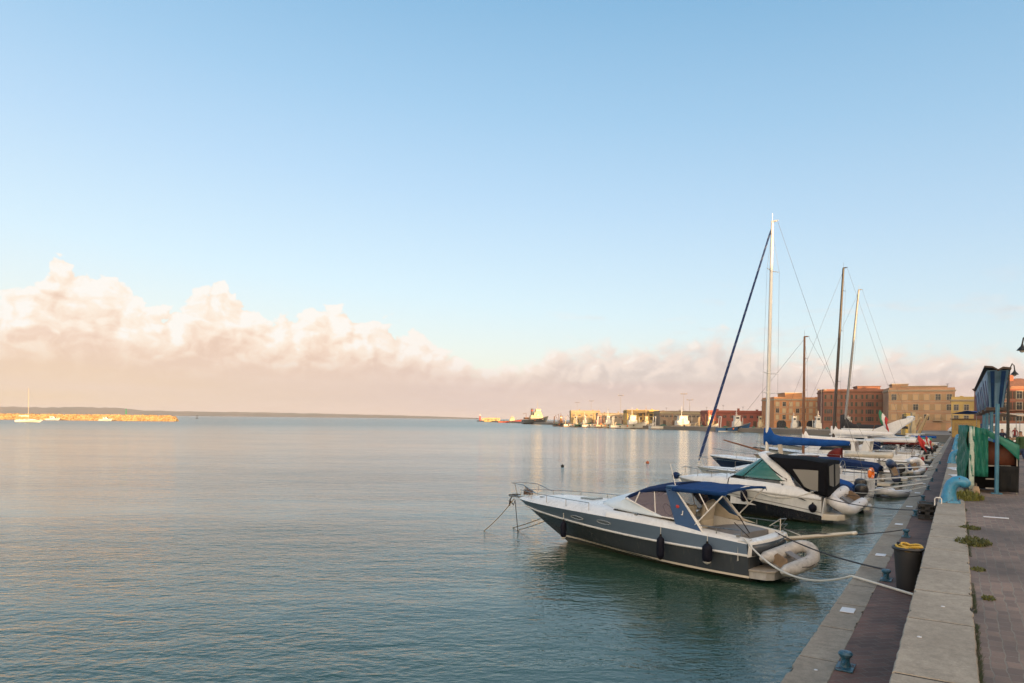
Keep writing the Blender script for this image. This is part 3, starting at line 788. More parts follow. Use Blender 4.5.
    # deck fittings
    mb = MB(); mb.box((5.6, 0, 1.47), (.5, .5, .05)); mb.build('deck_hatch', glass_grey, t, bevel=.015)
    for sg in (1, -1):
        for x0, y0, z0 in ((3.2, 1.12, 1.30), (.25, 1.08, 1.08), (7.2, .52, 1.36)):
            mb = MB(); mb.tube([(x0 - .1, sg * y0, z0 + .05), (x0 + .1, sg * y0, z0 + .05)], .014, 6); mb.box((x0, sg * y0, z0 + .02), (.08, .04, .06)); mb.build('cleat', steel, t)
    mb = MB(); mb.tube([(.15, -1.02, 1.05), (-.05, -1.02, 1.36), (-.10, -.55, 1.40), (.1, -.35, 1.22)], .015, 6); mb.tube([(.05, -1.05, 1.08), (-.08, -1.02, 1.22), (-.12, -.50, 1.26)], .013, 6); mb.tube([(-.1, -.55, 1.40), (-.12, -.50, 1.1)], .013, 6); mb.tube([(.0, -1.04, 1.08), (-.45, -1.05, .95), (-.5, -1.05, .45)], .013, 6); mb.build('stern_rail', steel, t)
    mb = MB(); mb.tube([(.30, .35, 1.08), (.55, .42, 1.48), (.58, .43, 1.5)], .014, 6); mb.build('flag_staff', black_rubber, t)
    mb = MB(); mb.tube([(.12, .75, 1.05), (.42, .95, 1.4)], .012, 6); mb.build('boat_hook', black_rubber, t)
    # radar dome / ensign post: thin aerials on the arch
    mb = MB(); mb.tube([(2.2, .75, 2.17), (2.35, .78, 2.75)], [.012, .005], 5); mb.build('aerial', white_paint, t)
    # gangway folded out over the stern
    ga, gb = Vector((-.15, -.90, .84)), Vector((-1.78, -.90, 1.20)); gd = gb - ga
    mb = MB(); mb.box((ga + gb) / 2, (gd.length, .30, .045), (0, -math.atan2(gd.z, gd.x) + math.pi, 0)); g = mb.build('gangway', M('gangway_boards', (.30, .26, .20), .7, var=.15, dirt=.3), t, bevel=.012)
    mb = MB()
    for sg in (1, -1): mb.tube([ga + Vector((.1, sg * .16, .02)), gb + Vector((0, sg * .16, .02))], .022, 6)
    mb.ball(gb, .055, (1, 3., 1), 10, 6)
    mb.build('gangway_frame', gel_cream, g)
    return t, h
cruiser, cruiser_hull = grey_cruiser()
def L2W(o, p): return o.matrix_basis @ Vector(p)
for lbl, p, ln, r in (('dark fender with pale tip hanging under the first porthole of the charcoal cruiser', (5.72, 1.20, 1.10), .55, .095),
                      ('plain dark fender hanging amidships on the charcoal cruiser below the windows', (2.22, 1.42, 1.12), .62, .105),
                      ('fat dark fender with white tip hanging below the arch of the charcoal cruiser', (.92, 1.36, 1.10), .52, .13)):
    fender(lbl, L2W(cruiser, p), ln, r, group='fenders on the charcoal cruiser', tipmat=None if 'plain' in lbl else white_paint)
dinghy('grubby grey inflatable dinghy lying across the stern platform of the charcoal cruiser', L2W(cruiser, (-.56, .62, .49)), heading(-.71, .70) - R(90) - R(10), 1.36, .92, .165, pvc_grey, (R(22), R(-4)), M('patched_dinghy_floor', (.20, .19, .18), .7, var=.3, dirt=.4))
# ------------------------------------------------------------------ white sports cruiser with a black canopy behind it
def sports_cruiser():
    t = thing('sports_cruiser', 'white sports cruiser with black lower hull, green windscreen and black cockpit canopy', 'motorboat', (12.50, 26.95, 0), heading(-.80, .60)); t.scale = (.88, .96, 1.03)
    h = Hull(7.1, 5.6, 2.55, (.95, 1.36), draft=.4, stern=.93, wmax=.4, p=2.6, flare=.7, chine=.34, sheer_pow=1.0)
    zb = lambda a: .32 + .74 * a ** .92
    mb = MB(); h.skin(mb, 0., lambda a: h.r_of(a, zb(a)), 32, 7); mb.build('lower_hull', gel_black, t)
    mb = MB(); h.skin(mb, lambda a: h.r_of(a, zb(a)), 1., 32, 4, .012); mb.build('topside', gel_white, t)
    mb = MB(); h.rail_strip(mb, lambda a: h.zsh(a) - .05, .018, 32, off=.02); mb.build('rub_rail', M('grey_rub_rail', (.30, .29, .27), .5), t)
    mb = MB(); h.stripe(mb, lambda a: zb(a) + .10, lambda a: zb(a) + .125, .017, 28, .0, .9); mb.build('pin_stripe', M('grey_pin_stripe', (.14, .14, .14), .4), t)
    # deck moulding: foredeck swelling up to the windscreen base and side mouldings rising aft of it
    mb = MB(); rows = []
    for i in range(33):
        a = .998 * (1 - i / 32); e = h.edge(a); hb = abs(e.y); x = e.x
        rise = min(.36, .36 * (1 - ((x - 3.6) / 3.5) ** 2)) if x > 3.6 else (.36 if x > 1.3 else .36 - .26 * ((1.3 - x) / 1.3) ** 1.5)
        rise = max(rise, .02); row = []
        row += [(x, hb + .012, e.z), (x, hb * .985, e.z + rise * .38), (x, hb * .93, e.z + rise * .78), (x, hb * .84, e.z + rise * .97)]
        if x > 4.05:
            row += [(x, hb * .6, e.z + rise * 1.08), (x, hb * .3, e.z + rise * 1.16), (x, 0, e.z + rise * 1.2)]
            row += [(px_, -py_, pz_) for px_, py_, pz_ in row[:-1][::-1]]
            rows.append(row)
    mb.grid(rows, True)
    for sg in (1, -1):
        rr = []
        for i in range(21):
            a = .585 * (1 - i / 20); e = h.edge(a); hb = abs(e.y); x = e.x
            rise = .36 if x > 1.3 else .36 - .26 * ((1.3 - x) / 1.3) ** 1.5
            rr.append([(x, sg * (hb + .012), e.z), (x, sg * hb * .985, e.z + rise * .38), (x, sg * hb * .93, e.z + rise * .78), (x, sg * hb * .84, e.z + rise * .97), (x, sg * hb * .78, e.z + rise * .9), (x, sg * hb * .76, .5)])
        mb.grid(rr, True)
    mb.build('deck', gel_white, t)
    mb = MB(); mb.poly([(.0, .98, .55), (.0, -.98, .55), (4.1, -.9, .55), (4.1, .9, .55)]); mb.build('cockpit_floor', gel_cream, t)
    mb = MB(); mb.grid([[(-.02, 1.15, .3), (-.02, -1.15, .3)], [(-.12, 1.12, 1.0), (-.12, -1.12, 1.0)], [(.12, 1.08, 1.06), (.12, -1.08, 1.06)]], False); mb.build('stern_coaming', gel_white, t, solid=.04)
    mb = MB(); mb.prism([(.02, 1.08), (-.62, 1.0), (-.84, .7), (-.88, -.7), (-.62, -1.0), (.02, -1.08)], 'z', .16, .38); mb.build('swim_platform', gel_cream, t, bevel=.03)
    # wraparound windscreen: each pane is a strip of a raked curved surface
    def ws(u, v):                    # u 0 centre .. 1 port aft end ; v 0 base .. 1 top
        base = Vector((4.30 - 2.85 * u ** 1.55, 1.06 * math.sin(min(1, u * 1.05) * math.pi / 2) ** .9, 1.58 - .05 * u))
        topp = Vector((2.72 - 1.15 * u ** 1.9, .88 * math.sin(min(1, u * 1.05) * math.pi / 2) ** .9, 2.46 - .07 * u))
        return base.lerp(topp, v * (1 - .94 * max(0, (u - .45) / .55) ** 1.25))
    for sg in (1, -1):
        for u0, u1, mt in ((0.01, .40, glass_green), (.42, .97, glass_green)):
            mb = MB(); mb.grid([[Vector((ws(u0 + (u1 - u0) * i / 8, v).x, sg * ws(u0 + (u1 - u0) * i / 8, v).y, ws(u0 + (u1 - u0) * i / 8, v).z)) for v in (.04, .35, .70, .96)] for i in range(9)], True)
            mb.build('windscreen_pane', mt, t)
        mb = MB()
        mb.tube([Vector((ws(i / 16, 1.).x, sg * ws(i / 16, 1.).y, ws(i / 16, 1.).z)) for i in range(17)], .032, 6)
        mb.tube([Vector((ws(i / 16, 0.).x, sg * ws(i / 16, 0.).y, ws(i / 16, 0.).z)) for i in range(17)], .02, 6)
        mb.tube([Vector((ws(.41, v / 4).x, sg * ws(.41, v / 4).y, ws(.41, v / 4).z)) for v in range(5)], .026, 6)
        mb.build('windscreen_frame', black_rubber, t)
    # white radar arch sweeping down and aft
    mb = MB(); rows = []
    def arch(k, inn):                # k -1 port foot .. 1 starboard foot
        s_ = abs(k); top = 1 - s_ ** 3.2
        x = 1.95 + .85 * top - (.30 if inn else 0) - (1 - top) * .55; z = 1.30 + 1.24 * top ** .62
        y = -math.copysign(1, k) * (1.04 * s_ ** .62)
        return Vector((x, y, z))
    for i in range(33):
        k = -1 + 2 * i / 32; w = .34 + .28 * (abs(k) ** 2.5)
        p = arch(k, False); nrm = Vector((0, p.y, .6 * (p.z - 1.2))).normalized() * .06
        f = p + Vector((w * .45, 0, 0)); a_ = p - Vector((w * .55, 0, .02))
        rows.append([f + nrm * .2, p + nrm, a_ + nrm * .6, a_ - nrm, p - nrm, f - nrm])
    mb.grid(rows, True, True); mb.build('radar_arch', gel_white, t)
    # canopy: black canvas from the arch back and down to the coaming, clear panels let in
    def cp(x, k):                    # k -1..1 across, over the top
        s_ = abs(k); f = (2.35 - x) / 2.75
        hw = 1.10 + .04 * f; zt = 2.52 - .17 * f - .02 * math.sin(f * 9); zl = 1.36 if x > 1.5 else (1.36 - .34 * min(1, (1.5 - x) / 1.7))
        if s_ < .5: return Vector((x, math.copysign(hw * .94 * (s_ / .5), k), zt - .07 * (s_ / .5) ** 2.5))
        q = (s_ - .5) / .5; return Vector((x - .0 * q, math.copysign(hw * (.94 + .06 * min(1, q * 3)), k), (zt - .07) + (zl - zt + .07) * q))
    def edge_front(k):               # the front edge slants: forward on top, aft at the foot
        s_ = abs(k); return 2.30 - (0 if s_ < .5 else 1.65 * ((s_ - .5) / .5) ** .9)
    mb = MB(); rows = []
    for i in range(11):
        rows.append([cp(edge_front(k) + (-.22 - edge_front(k)) * i / 10, k) for k in [-1 + j / 12 for j in range(25)]])
    mb.grid(rows, True)
    bk = [cp(-.22, -1 + j / 12) for j in range(25)]
    mb.grid([bk, [Vector((-.26, p.y * .96, 1.02 + (p.z - 1.02) * .02)) if abs(p.y) < 5 else p for p in bk]], False)
    mb.build('canopy', black_cloth, t, solid=.012)
    for sg in (1, -1):
        def cpt(x, z): return (x, sg * (1.10 + .04 * (2.35 - x) / 2.75 + .016), z)
        mb = MB(); mb.grid([[cpt(xb + (xt - xb) * j / 4, zb_ + (zt_ - zb_) * j / 4) for j in range(5)] for xb, zb_, xt, zt_ in ((.70, 1.36, 1.20, 2.0), (.50, 1.28, .85, 2.0), (.30, 1.24, .5, 2.0), (.14, 1.22, .14, 1.99))], True); mb.build('side_window', vinyl_clear, t)
    mb = MB(); mb.poly([(-.255, .95, 2.15), (-.255, .15, 2.2), (-.275, .15, 1.35), (-.275, .92, 1.45)]); mb.poly([(-.255, -.95, 2.15), (-.255, -.15, 2.2), (-.275, -.15, 1.35), (-.275, -.92, 1.45)]); mb.build('rear_window', vinyl_clear, t)
    # bow rail, anchor cover, cleats, vents
    pts_all = []
    for sg in (1, -1):
        pts = []
        for i in range(15):
            a = .60 + .385 * i / 14; e = h.edge(a, sg, .10); e.z += .16 if a < .93 else .10; pts.append(e)
        rails(t, pts, .34, 4, .012, name='bow_rail')
        for x0 in (.35, 4.2):
            mb = MB(); mb.tube([(x0 - .1, sg * 1.15, 1.22), (x0 + .1, sg * 1.15, 1.22)], .014, 6); mb.box((x0, sg * 1.15, 1.18), (.07, .04, .07)); mb.build('cleat', steel, t)
        mb = MB(); mb.poly([(.95, sg * 1.287, .93), (.55, sg * 1.28, .84), (.75, sg * 1.285, .93)]); mb.build('air_vent', black_rubber, t, solid=.02)
        mb = MB(); mb.lathe([(.05, -.01), (.055, .0), (.03, .012)], (1.62, sg * 1.19, 1.42), 10, 'y'); mb.build('name_badge', M('grey_badge', (.25, .25, .26), .3, .5), t)
    mb = MB(); mb.tube([(6.95, .10, 1.44), (7.2, .06, 1.46), (7.24, 0, 1.44), (7.2, -.06, 1.46), (6.95, -.10, 1.44)], .03, 6); mb.build('bow_roller', steel, t)
    mb = MB(); mb.ball((7.22, 0, 1.40), .17, (1.25, .8, .9), 12, 8); mb.build('anchor_cover', navy_cloth, t)
    mb = MB(); mb.box((5.3, 0, 1.68), (.5, .5, .04)); mb.build('deck_hatch', glass_grey, t, bevel=.015)
    for y in (.25, -.25): mb = MB(); mb.tube([(4.35, y, 1.62), (4.0, y - .15, 1.80)], .012, 5); mb.build('wiper', black_rubber, t)
    return t
sports = sports_cruiser()
for lbl, p, ln, r in (('round navy fender hanging from the aft quarter of the white sports cruiser', (.28, 1.42, 1.0), .34, .15),
                      ('navy fender hanging amidships on the black hull of the sports cruiser', (3.25, 1.42, 1.35), .5, .14)):
    fender(lbl, L2W(sports, p), ln, r, group='fenders on the white sports cruiser')
dinghy('clean white inflatable dinghy resting across the stern platform of the white sports cruiser', L2W(sports, (-.80, -1.12, .90)), heading(-.80, .60) + R(80), 2.0, 1.25, .22, pvc_white, (R(-32), R(10)))
# ------------------------------------------------------------------ the rest of the boats along the quay
OUT = (QP.x, QP.y)                                # straight out from the quay
def hd_off(deg): return heading(*OUT) + R(deg)

wire = M('rigging_wire', (.10, .10, .10), .5, .5)
def sailboat(label, pos, hd, L=9.5, B=3.0, fb=(.85, 1.15), mastx=5.3, mast_h=14., hull=None, mast=None, cover=None, coverdrop=.8, boom_len=4., boom_z=2.75, rake=.02,
             genoa=None, mast_r=.085, stripe=None, spread=(.42, .68), wheel=True, bowsprit=0., hood=None, name='sailing_boat', wood=False, side=0.):
    t = thing(name, label, 'sailing boat', pos, hd)
    h = Hull(L, L * .86, B, fb, draft=.5, stern=.62, wmax=.42, p=2.1, flare=.4, chine=.5, sheer_pow=1.5)
    mb = MB(); h.skin(mb, 0, 1, 26, 7); mb.build('hull', hull or gel_white, t)
    mb = MB(); h.stripe(mb, .06, .14, .006, 24, 0, .98); mb.build('boot_stripe', stripe or gel_navy, t)
    mb = MB(); h.rail_strip(mb, lambda a: h.zsh(a), .035, 26); mb.build('toe_rail', varnish if wood else alu, t)
    mb = MB(); h.deck(mb, .28, .995, 20, 8, .08); h.deck(mb, 0., .28, 8, 8, .02); mb.build('deck', teak if wood else gel_white, t)
    # coachroof
    mb = MB(); secs = []
    for x, w, z in ((L * .30, .60, .42), (L * .34, .95, .46), (L * .50, .95, .42), (L * .66, .70, .30), (L * .74, .42, .10), (L * .76, .3, .0)):
        zd = h.zsh(x / L) + .03; w = min(w, h.hb(x / L) - .3); secs.append([(x, w, zd - .1), (x, w * .93, zd + z * .7), (x, w * .72, zd + z), (x, 0, zd + z + .05), (x, -w * .72, zd + z), (x, -w * .93, zd + z * .7), (x, -w, zd - .1)])
    mb.loft(secs); cr = mb.build('coachroof', gel_white, t)
    for sg in (1, -1):
        mb = MB(); zd = h.zsh(.45) + .03
        mb.poly([(L * .37, sg * .935, zd + .16), (L * .56, sg * .90, zd + .17), (L * .54, sg * .87, zd + .30), (L * .38, sg * .905, zd + .32)]); mb.build('cabin_window', glass_dark, cr, solid=.03)
        mb = MB(); mb.prism([(L * .03, sg * .92), (L * .29, sg * 1.05), (L * .29, sg * .85), (L * .03, sg * .75)], 'z', h.zsh(0) - .02, h.zsh(0) + .28); mb.build('cockpit_coaming', gel_white, t, bevel=.03)
    if hood:
        mb = MB(); zd = h.zsh(.35) + .35; rows = []
        for x, z, w in ((L * .40, .05, .8), (L * .38, .38, .85), (L * .34, .62, .9), (L * .29, .66, .92)):
            rows.append([(x, w, zd - .1), (x, w * .9, zd + z * .8), (x, w * .5, zd + z), (x, -w * .5, zd + z), (x, -w * .9, zd + z * .8), (x, -w, zd - .1)])
        mb.grid(rows, True); mb.build('spray_hood', hood, t, solid=.02)
    # mast, spreaders, boom
    zb = h.zsh(mastx / L) + .35; base = Vector((mastx, 0, zb)); top = Vector((mastx - rake * (mast_h - zb), side, mast_h))
    mb = MB(); mb.tube([base, base.lerp(top, .5), top], [mast_r, mast_r, mast_r * .72], 10); mm = mb.build('mast', mast or alu, t)
    mb = MB(); mb.tube([top, top + Vector((-.35, 0, .05))], .02, 5); mb.tube([top, top + Vector((0, 0, .5))], .008, 4); mb.box(top + Vector((-.1, 0, .03)), (.3, .1, .08)); mb.build('masthead', mast or alu, mm)
    for f in spread:
        p = base.lerp(top, f); w = B * .30 * (1.15 - f * .4)
        mb = MB(); mb.tube([p + Vector((-.12, w, .03)), p, p + Vector((-.12, -w, .03))], [.014, .03, .014], 6); mb.build('spreader', mast or alu, mm)
    bl = Vector((mastx - .12, 0, boom_z)); be = Vector((mastx - boom_len, 0, boom_z + .05))
    mb = MB(); mb.tube([bl, be], .06, 8); bm_ = mb.build('boom', mast or alu, t)
    if cover:
        mb = MB(); secs = []
        for k, (f, hh, w) in enumerate(((-.06, coverdrop, .12), (.02, coverdrop, .15), (.07, coverdrop * .6, .17), (.16, .36, .16), (.4, .31, .15), (.7, .26, .13), (.95, .18, .11), (1.0, .16, .08))):
            p = bl.lerp(be, f); lo = -.13 if f < .95 else -.08; ring = []
            for j in range(12):
                a = 2 * math.pi * j / 12; zz = math.cos(a); ring.append((p.x, p.y + w * math.sin(a) * (1 - .45 * max(0, zz)), p.z + (lo + hh) / 2 + (hh - lo) / 2 * zz + .02 * math.sin(k * 2.3 + j)))
            secs.append(ring)
        mb.loft(secs); mb.build('sail_cover', cover, bm_)
    # standing rigging
    bow = h.edge(1.0); bow.y = 0
    if bowsprit:
        tip = Vector((L + bowsprit, 0, bow.z + bowsprit * .25 + .5)); mb = MB(); mb.tube([Vector((L - 1.3, 0, bow.z + .12)), tip], [.09, .05], 8); mb.build('bowsprit', varnish, t); fore = tip
    else: fore = bow + Vector((-.15, 0, .1))
    ft = base.lerp(top, .985)
    if genoa:
        n = 26; mb = MB(); a_ = fore + Vector((0, 0, .25)); P = [a_.lerp(ft, i / n) for i in range(n + 1)]
        mb.tube(P, [.03] + [.098 - .05 * (i / n) for i in range(1, n)] + [.02], 8); g = mb.build('furled_genoa', genoa, t)
        mb = MB(); m = 150; d = (ft - a_); pts = []
        u1 = d.normalized().orthogonal().normalized(); u2 = d.normalized().cross(u1)
        for i in range(m + 1):
            f = .02 + .95 * i / m; r_ = .100 - .05 * f; an = i * .9; pts.append(a_.lerp(ft, f) + u1 * (r_ * math.cos(an)) + u2 * (r_ * math.sin(an)))
        mb.tube(pts, .009, 4); mb.build('genoa_edge', M('pale_blue_edge', (.22, .27, .36), .8), g)
        mb = MB(); mb.lathe([(.04, 0), (.13, .02), (.13, .05), (.05, .08), (.05, .16), (.13, .19), (.13, .22), (.04, .24)], fore, 10); mb.build('furling_drum', alu, t)
    else:
        mb = MB(); mb.tube([fore, ft], .009, 4); mb.build('forestay', wire, t)
    mb = MB(); mb.tube([(.1, 0, h.zsh(0)), top + Vector((-.3, 0, 0))], .008, 4); mb.build('backstay', wire, t)
    for sg in (1, -1):
        cw = h.hb(mastx / L) - .1; zc = h.zsh(mastx / L)
        pts = [Vector((mastx - .25, sg * cw, zc))] + [base.lerp(top, f) + Vector((-.12, sg * B * .30 * (1.15 - f * .4), .03)) for f in spread] + [base.lerp(top, .97)]
        mb = MB(); mb.tube(pts, .006, 4); mb.build('shroud', wire, t)
        mb = MB(); mb.tube([(mastx + .35, sg * cw * .95, zc), base.lerp(top, spread[0])], .005, 4); mb.build('lower_shroud', wire, t)
        pts = []
        for i in range(13):
            a = .04 + .86 * i / 12; e = h.edge(a, sg, .08); pts.append(e)
        rails(t, pts, .58, 3, .010, name='guard_wire')
    for mbx, nm in ((L - .7, 'pulpit'),):
        mb = MB(); z = bow.z; e = h.edge(.9, 1, .08)
        mb.tube([(e.x, e.y, e.z + .58), (L - .3, .22, z + .62), (L - .02, 0, z + .62), (L - .3, -.22, z + .62), (e.x, -e.y, e.z + .58)], .016, 6)
        for sg in (1, -1): mb.tube([(L - .55, sg * .22, z), (L - .3, sg * .22, z + .62)], .014, 6)
        mb.build(nm, steel, t)
    z = h.zsh(0); w = h.hb(0) - .1; mb = MB()
    mb.tube([(.9, w + .12, z + .58), (.1, w, z + .6), (.05, 0, z + .6), (.1, -w, z + .6), (.9, -w - .12, z + .58)], .016, 6)
    for y in (w, w * .4, -w * .4, -w): mb.tube([(.08, y, z), (.08, y, z + .6)], .014, 6)
    mb.build('stern_rail', steel, t)
    if wheel:
        mb = MB(); mb.tube([(1.3, .42 * math.cos(k * math.pi / 10), z + .55 + .42 * math.sin(k * math.pi / 10)) for k in range(20)], .02, 6, True)
        for k in range(5): mb.tube([(1.3, 0, z + .55), (1.3, .42 * math.cos(k * 1.257), z + .55 + .42 * math.sin(k * 1.257))], .012, 4)
        mb.build('steering_wheel', steel, t)
        mb = MB(); mb.box((1.5, 0, z + .3), (.25, .3, .7)); mb.build('binnacle', gel_white, t, bevel=.04)
    return t, h

def motor_yacht(label, pos, hd, L=8.5, B=2.8, fb=(.85, 1.4), hull=None, low=None, style='hardtop', cloth=None, outb=0, canopy=None, name='motor_yacht', cat='motorboat', mast=0., trim=None, winmat=None, cab=None):
    t = thing(name, label, cat, pos, hd)
    h = Hull(L, L * .84, B, fb, draft=.45, stern=.9, wmax=.4, p=2.5, flare=.7, chine=.36, sheer_pow=1.4)
    if low:
        mb = MB(); h.skin(mb, 0, lambda a: h.r_of(a, .35 + .4 * a), 22, 5); mb.build('lower_hull', low, t)
        mb = MB(); h.skin(mb, lambda a: h.r_of(a, .35 + .4 * a), 1., 22, 4, .008); mb.build('topside', hull or gel_white, t)
    else:
        mb = MB(); h.skin(mb, 0, 1., 22, 7); mb.build('hull', hull or gel_white, t)
        mb = MB(); h.stripe(mb, .06, .16, .006, 20, 0, .97); mb.build('boot_stripe', trim or gel_navy, t)
    mb = MB(); h.rail_strip(mb, lambda a: h.zsh(a) - .03, .035, 22, off=.01); mb.build('rub_rail', trim or black_rubber, t)
    xc = L * (.30 if style != 'open' else .42)
    mb = MB(); h.deck(mb, xc / L - .02, .997, 18, 8, .12)
    for sg in (1, -1):
        rr = []
        for i in range(9):
            a = xc / L * i / 8; e = h.edge(a); hb = abs(e.y); rr.append([(e.x, sg * hb, e.z), (e.x, sg * (hb - .06), e.z + .1), (e.x, sg * (hb - .22), e.z + .1), (e.x, sg * (hb - .25), .4)])
        mb.grid(rr, True)
    e0 = h.edge(0); mb.grid([[(-.02, e0.y, .2), (-.02, -e0.y, .2)], [(-.02, e0.y, e0.z + .08), (-.02, -e0.y, e0.z + .08)], [(.22, e0.y - .1, e0.z + .1), (.22, -e0.y + .1, e0.z + .1)], [(.24, e0.y - .1, .4), (.24, -e0.y + .1, .4)]], False)
    mb.build('deck', gel_white, t)
    w0 = B / 2 - .3
    mb = MB(); mb.poly([(.1, w0, .42), (.1, -w0, .42), (xc + .2, -w0 * .92, .42), (xc + .2, w0 * .92, .42)]); mb.build('cockpit_floor', teak, t)
    mb = MB(); mb.prism([(.0, w0), (-.7, w0 * .9), (-.78, 0), (-.7, -w0 * .9), (.0, -w0)], 'z', .15, .30); mb.build('swim_platform', gel_cream, t, bevel=.02)
    zd = h.zsh(.45) + .05
    if style != 'open':
        H = 1.15 if style != 'fly' else 1.35
        w = B / 2 - .42
        secs = [[(xc + .0, w, zd - .3), (xc + .1, w * .9, zd + H), (xc + .1, -w * .9, zd + H), (xc + .0, -w, zd - .3)],
                [(L * .52, w * .95, zd - .3), (L * .50, w * .84, zd + H), (L * .50, -w * .84, zd + H), (L * .52, -w * .95, zd - .3)],
                [(L * .70, w * .62, zd - .15), (L * .535, w * .78, zd + H * .96), (L * .535, -w * .78, zd + H * .96), (L * .70, -w * .62, zd - .15)],
                [(L * .82, w * .3, zd - .1), (L * .66, w * .56, zd + .28), (L * .66, -w * .56, zd + .28), (L * .82, -w * .3, zd - .1)]]
        mb = MB(); mb.loft(secs, False); cb = mb.build('cabin', cab or gel_white, t, bevel=.05)
        for sg in (1, -1):
            f = lambda z: sg * (w * (.97 - .10 * (z - zd + .3) / (H + .3)) + .03)
            mb = MB(); mb.poly([(xc + .35, f(zd + .45), zd + .45), (L * .53, f(zd + .42) * .985, zd + .42), (L * .50, f(zd + H - .2) * .965, zd + H - .2), (xc + .35, f(zd + H - .2), zd + H - .2)]); mb.build('cabin_window', winmat or glass_dark, cb, solid=.03)
        mb = MB(); a_, b_ = Vector((L * .655, 0, zd + .32)), Vector((L * .543, 0, zd + H * .9))
        mb.poly([(a_.x + .03, w * .52, a_.z), (b_.x + .03, w * .70, b_.z), (b_.x + .03, -w * .70, b_.z), (a_.x + .03, -w * .52, a_.z)]); mb.build('windscreen', winmat or glass_dark, cb, solid=.03)
        mb = MB(); zr = zd + H + .06
        mb.prism([(xc - (1.1 if style == 'hardtop' else .5), w * .95), (L * .50, w * .9), (L * .56, w * .6), (L * .57, 0), (L * .56, -w * .6), (L * .50, -w * .9), (xc - (1.1 if style == 'hardtop' else .5), -w * .95)], 'z', zr - .05, zr + .05); mb.build('roof', gel_white, cb, bevel=.03)
        if style == 'fly':
            mb = MB(); o = [(xc - .4, w * .9), (L * .40, w * .9), (L * .47, w * .6), (L * .48, 0), (L * .47, -w * .6), (L * .40, -w * .9), (xc - .4, -w * .9)]
            A = [(x, y, zr + .05) for x, y in o]; Bq = [(x * 1.0 + .12, y * .96, zr + .55) for x, y in o]; mb.grid([A, Bq], False); mb.build('flybridge', gel_white, t, solid=.05)
            for sg in (1, -1):                       # the tall swept fins of the radar arch
                mb = MB(); o = [(L * .44, zr - .1), (L * .30, zr + .35), (L * .12, zr + 1.35), (L * .06, zr + 1.55), (L * .03, zr + 1.50), (L * .03, zr + 1.38), (L * .10, zr + .75), (L * .16, zr + .0), (L * .14, zr - .1)]
                mb.prism(o, 'y', sg * w * .93 - .06, sg * w * .93 + .06); mb.build('arch_fin', gel_white, t, bevel=.02)
            mb = MB(); mb.box((L * .05, 0, zr + 1.45), (.42, w * 1.9, .10)); mb.build('arch_top', gel_white, t, bevel=.03)
            mb = MB(); mb.lathe([(.30, 0), (.33, .05), (.33, .14), (.2, .22), (.05, .24)], (L * .05, .0, zr + 1.5), 14); mb.build('radar_dome', gel_white, t)
        elif style == 'hardtop':
            for sg in (1, -1):
                mb = MB(); mb.prism([(xc - 1.0, zr), (xc - .55, zr), (xc - .15, zd - .1), (xc - .85, zd - .15)], 'y', sg * w * .93 - .04, sg * w * .93 + .04); mb.build('hardtop_leg', gel_white, t, bevel=.02)
    else:
        mb = MB(); rows = []
        for j in range(11):
            v = -1 + 2 * j / 10; w = B / 2 - .35; x0 = xc + .9 - 1.3 * abs(v) ** 2.2; rows.append([(x0, v * w, zd - .02), (x0 - .28, v * w * .94, zd + .34), (x0 - .42, v * w * .9, zd + .55)])
        mb.grid(rows, True); mb.build('windscreen', glass_grey, t, solid=.015)
        mb = MB(); mb.tube([r_[2] for r_ in rows], .02, 6); mb.build('windscreen_frame', alu, t)
        for sg in (1, -1): mb = MB(); mb.box((xc - .4, sg * .5, .75), (.5, .5, .7)); mb.box((xc - .62, sg * .5, 1.2), (.1, .5, .5)); mb.build('helm_seat', cream_vinyl, t, bevel=.05)
    if cloth:                                          # awning on hoops over the cockpit
        w = B / 2 - .3; x1 = xc + .35; x0 = .1; z = zd + (1.12 if style != 'open' else 1.02); rows = []
        for i in range(7):
            x = x1 + (x0 - x1) * i / 6; rows.append([(x, w * 1.02, z - .28)] + [(x, v * w, z + .08 - .16 * abs(v) ** 2.4 - .04 * math.sin(math.pi * i / 6) * (1 - abs(v))) for v in (1, .8, .4, 0, -.4, -.8, -1)] + [(x, -w * 1.02, z - .28)])
        mb = MB(); mb.grid(rows, True); mb.build('awning', cloth, t, solid=.015)
        mb = MB()
        for sg in (1, -1):
            for xx in (x0 + .1, x1 - .1): mb.tube([(xx, sg * w, z - .1), ((x0 + x1) / 2, sg * w, zd)], .016, 5)
        mb.build('awning_frame', steel, t)
    if canopy:                                         # full cockpit cover down to the coaming
        w = B / 2 - .12; rows = []
        for x, z in ((xc + .5, zd + .15), (xc + .2, zd + .42), (xc * .55, zd + .40), (.25, zd + .15), (-.02, zd - .05), (-.05, zd - .35)):
            rows.append([(x, w, zd - .15 if x > 0 else z - .2)] + [(x, v * w, z + .1 * (1 - v * v)) for v in (.92, .5, 0, -.5, -.92)] + [(x, -w, zd - .15 if x > 0 else z - .2)])
        mb = MB(); mb.grid(rows, True); mb.build('cockpit_cover', canopy, t, solid=.015)
    for k in range(outb): outboard(t, -.12, (k - (outb - 1) / 2) * .6, .55, engine_dark if k == 0 else None, 1.15)
    for sg in (1, -1):
        pts = []
        for i in range(11):
            a = .55 + .43 * i / 10; e = h.edge(a, sg, .10); e.z += .04; pts.append(e)
        rails(t, pts, .42, 3, .012, name='bow_rail')
    if mast: mb = MB(); mb.tube([(L * .42, 0, zd + 1.1), (L * .40, 0, zd + 1.1 + mast)], [.03, .012], 6); mb.tube([(L * .41, .5, zd + 1.1 + mast * .6), (L * .41, -.5, zd + 1.1 + mast * .6)], .012, 5); mb.build('signal_mast', white_paint, t)
    return t, h

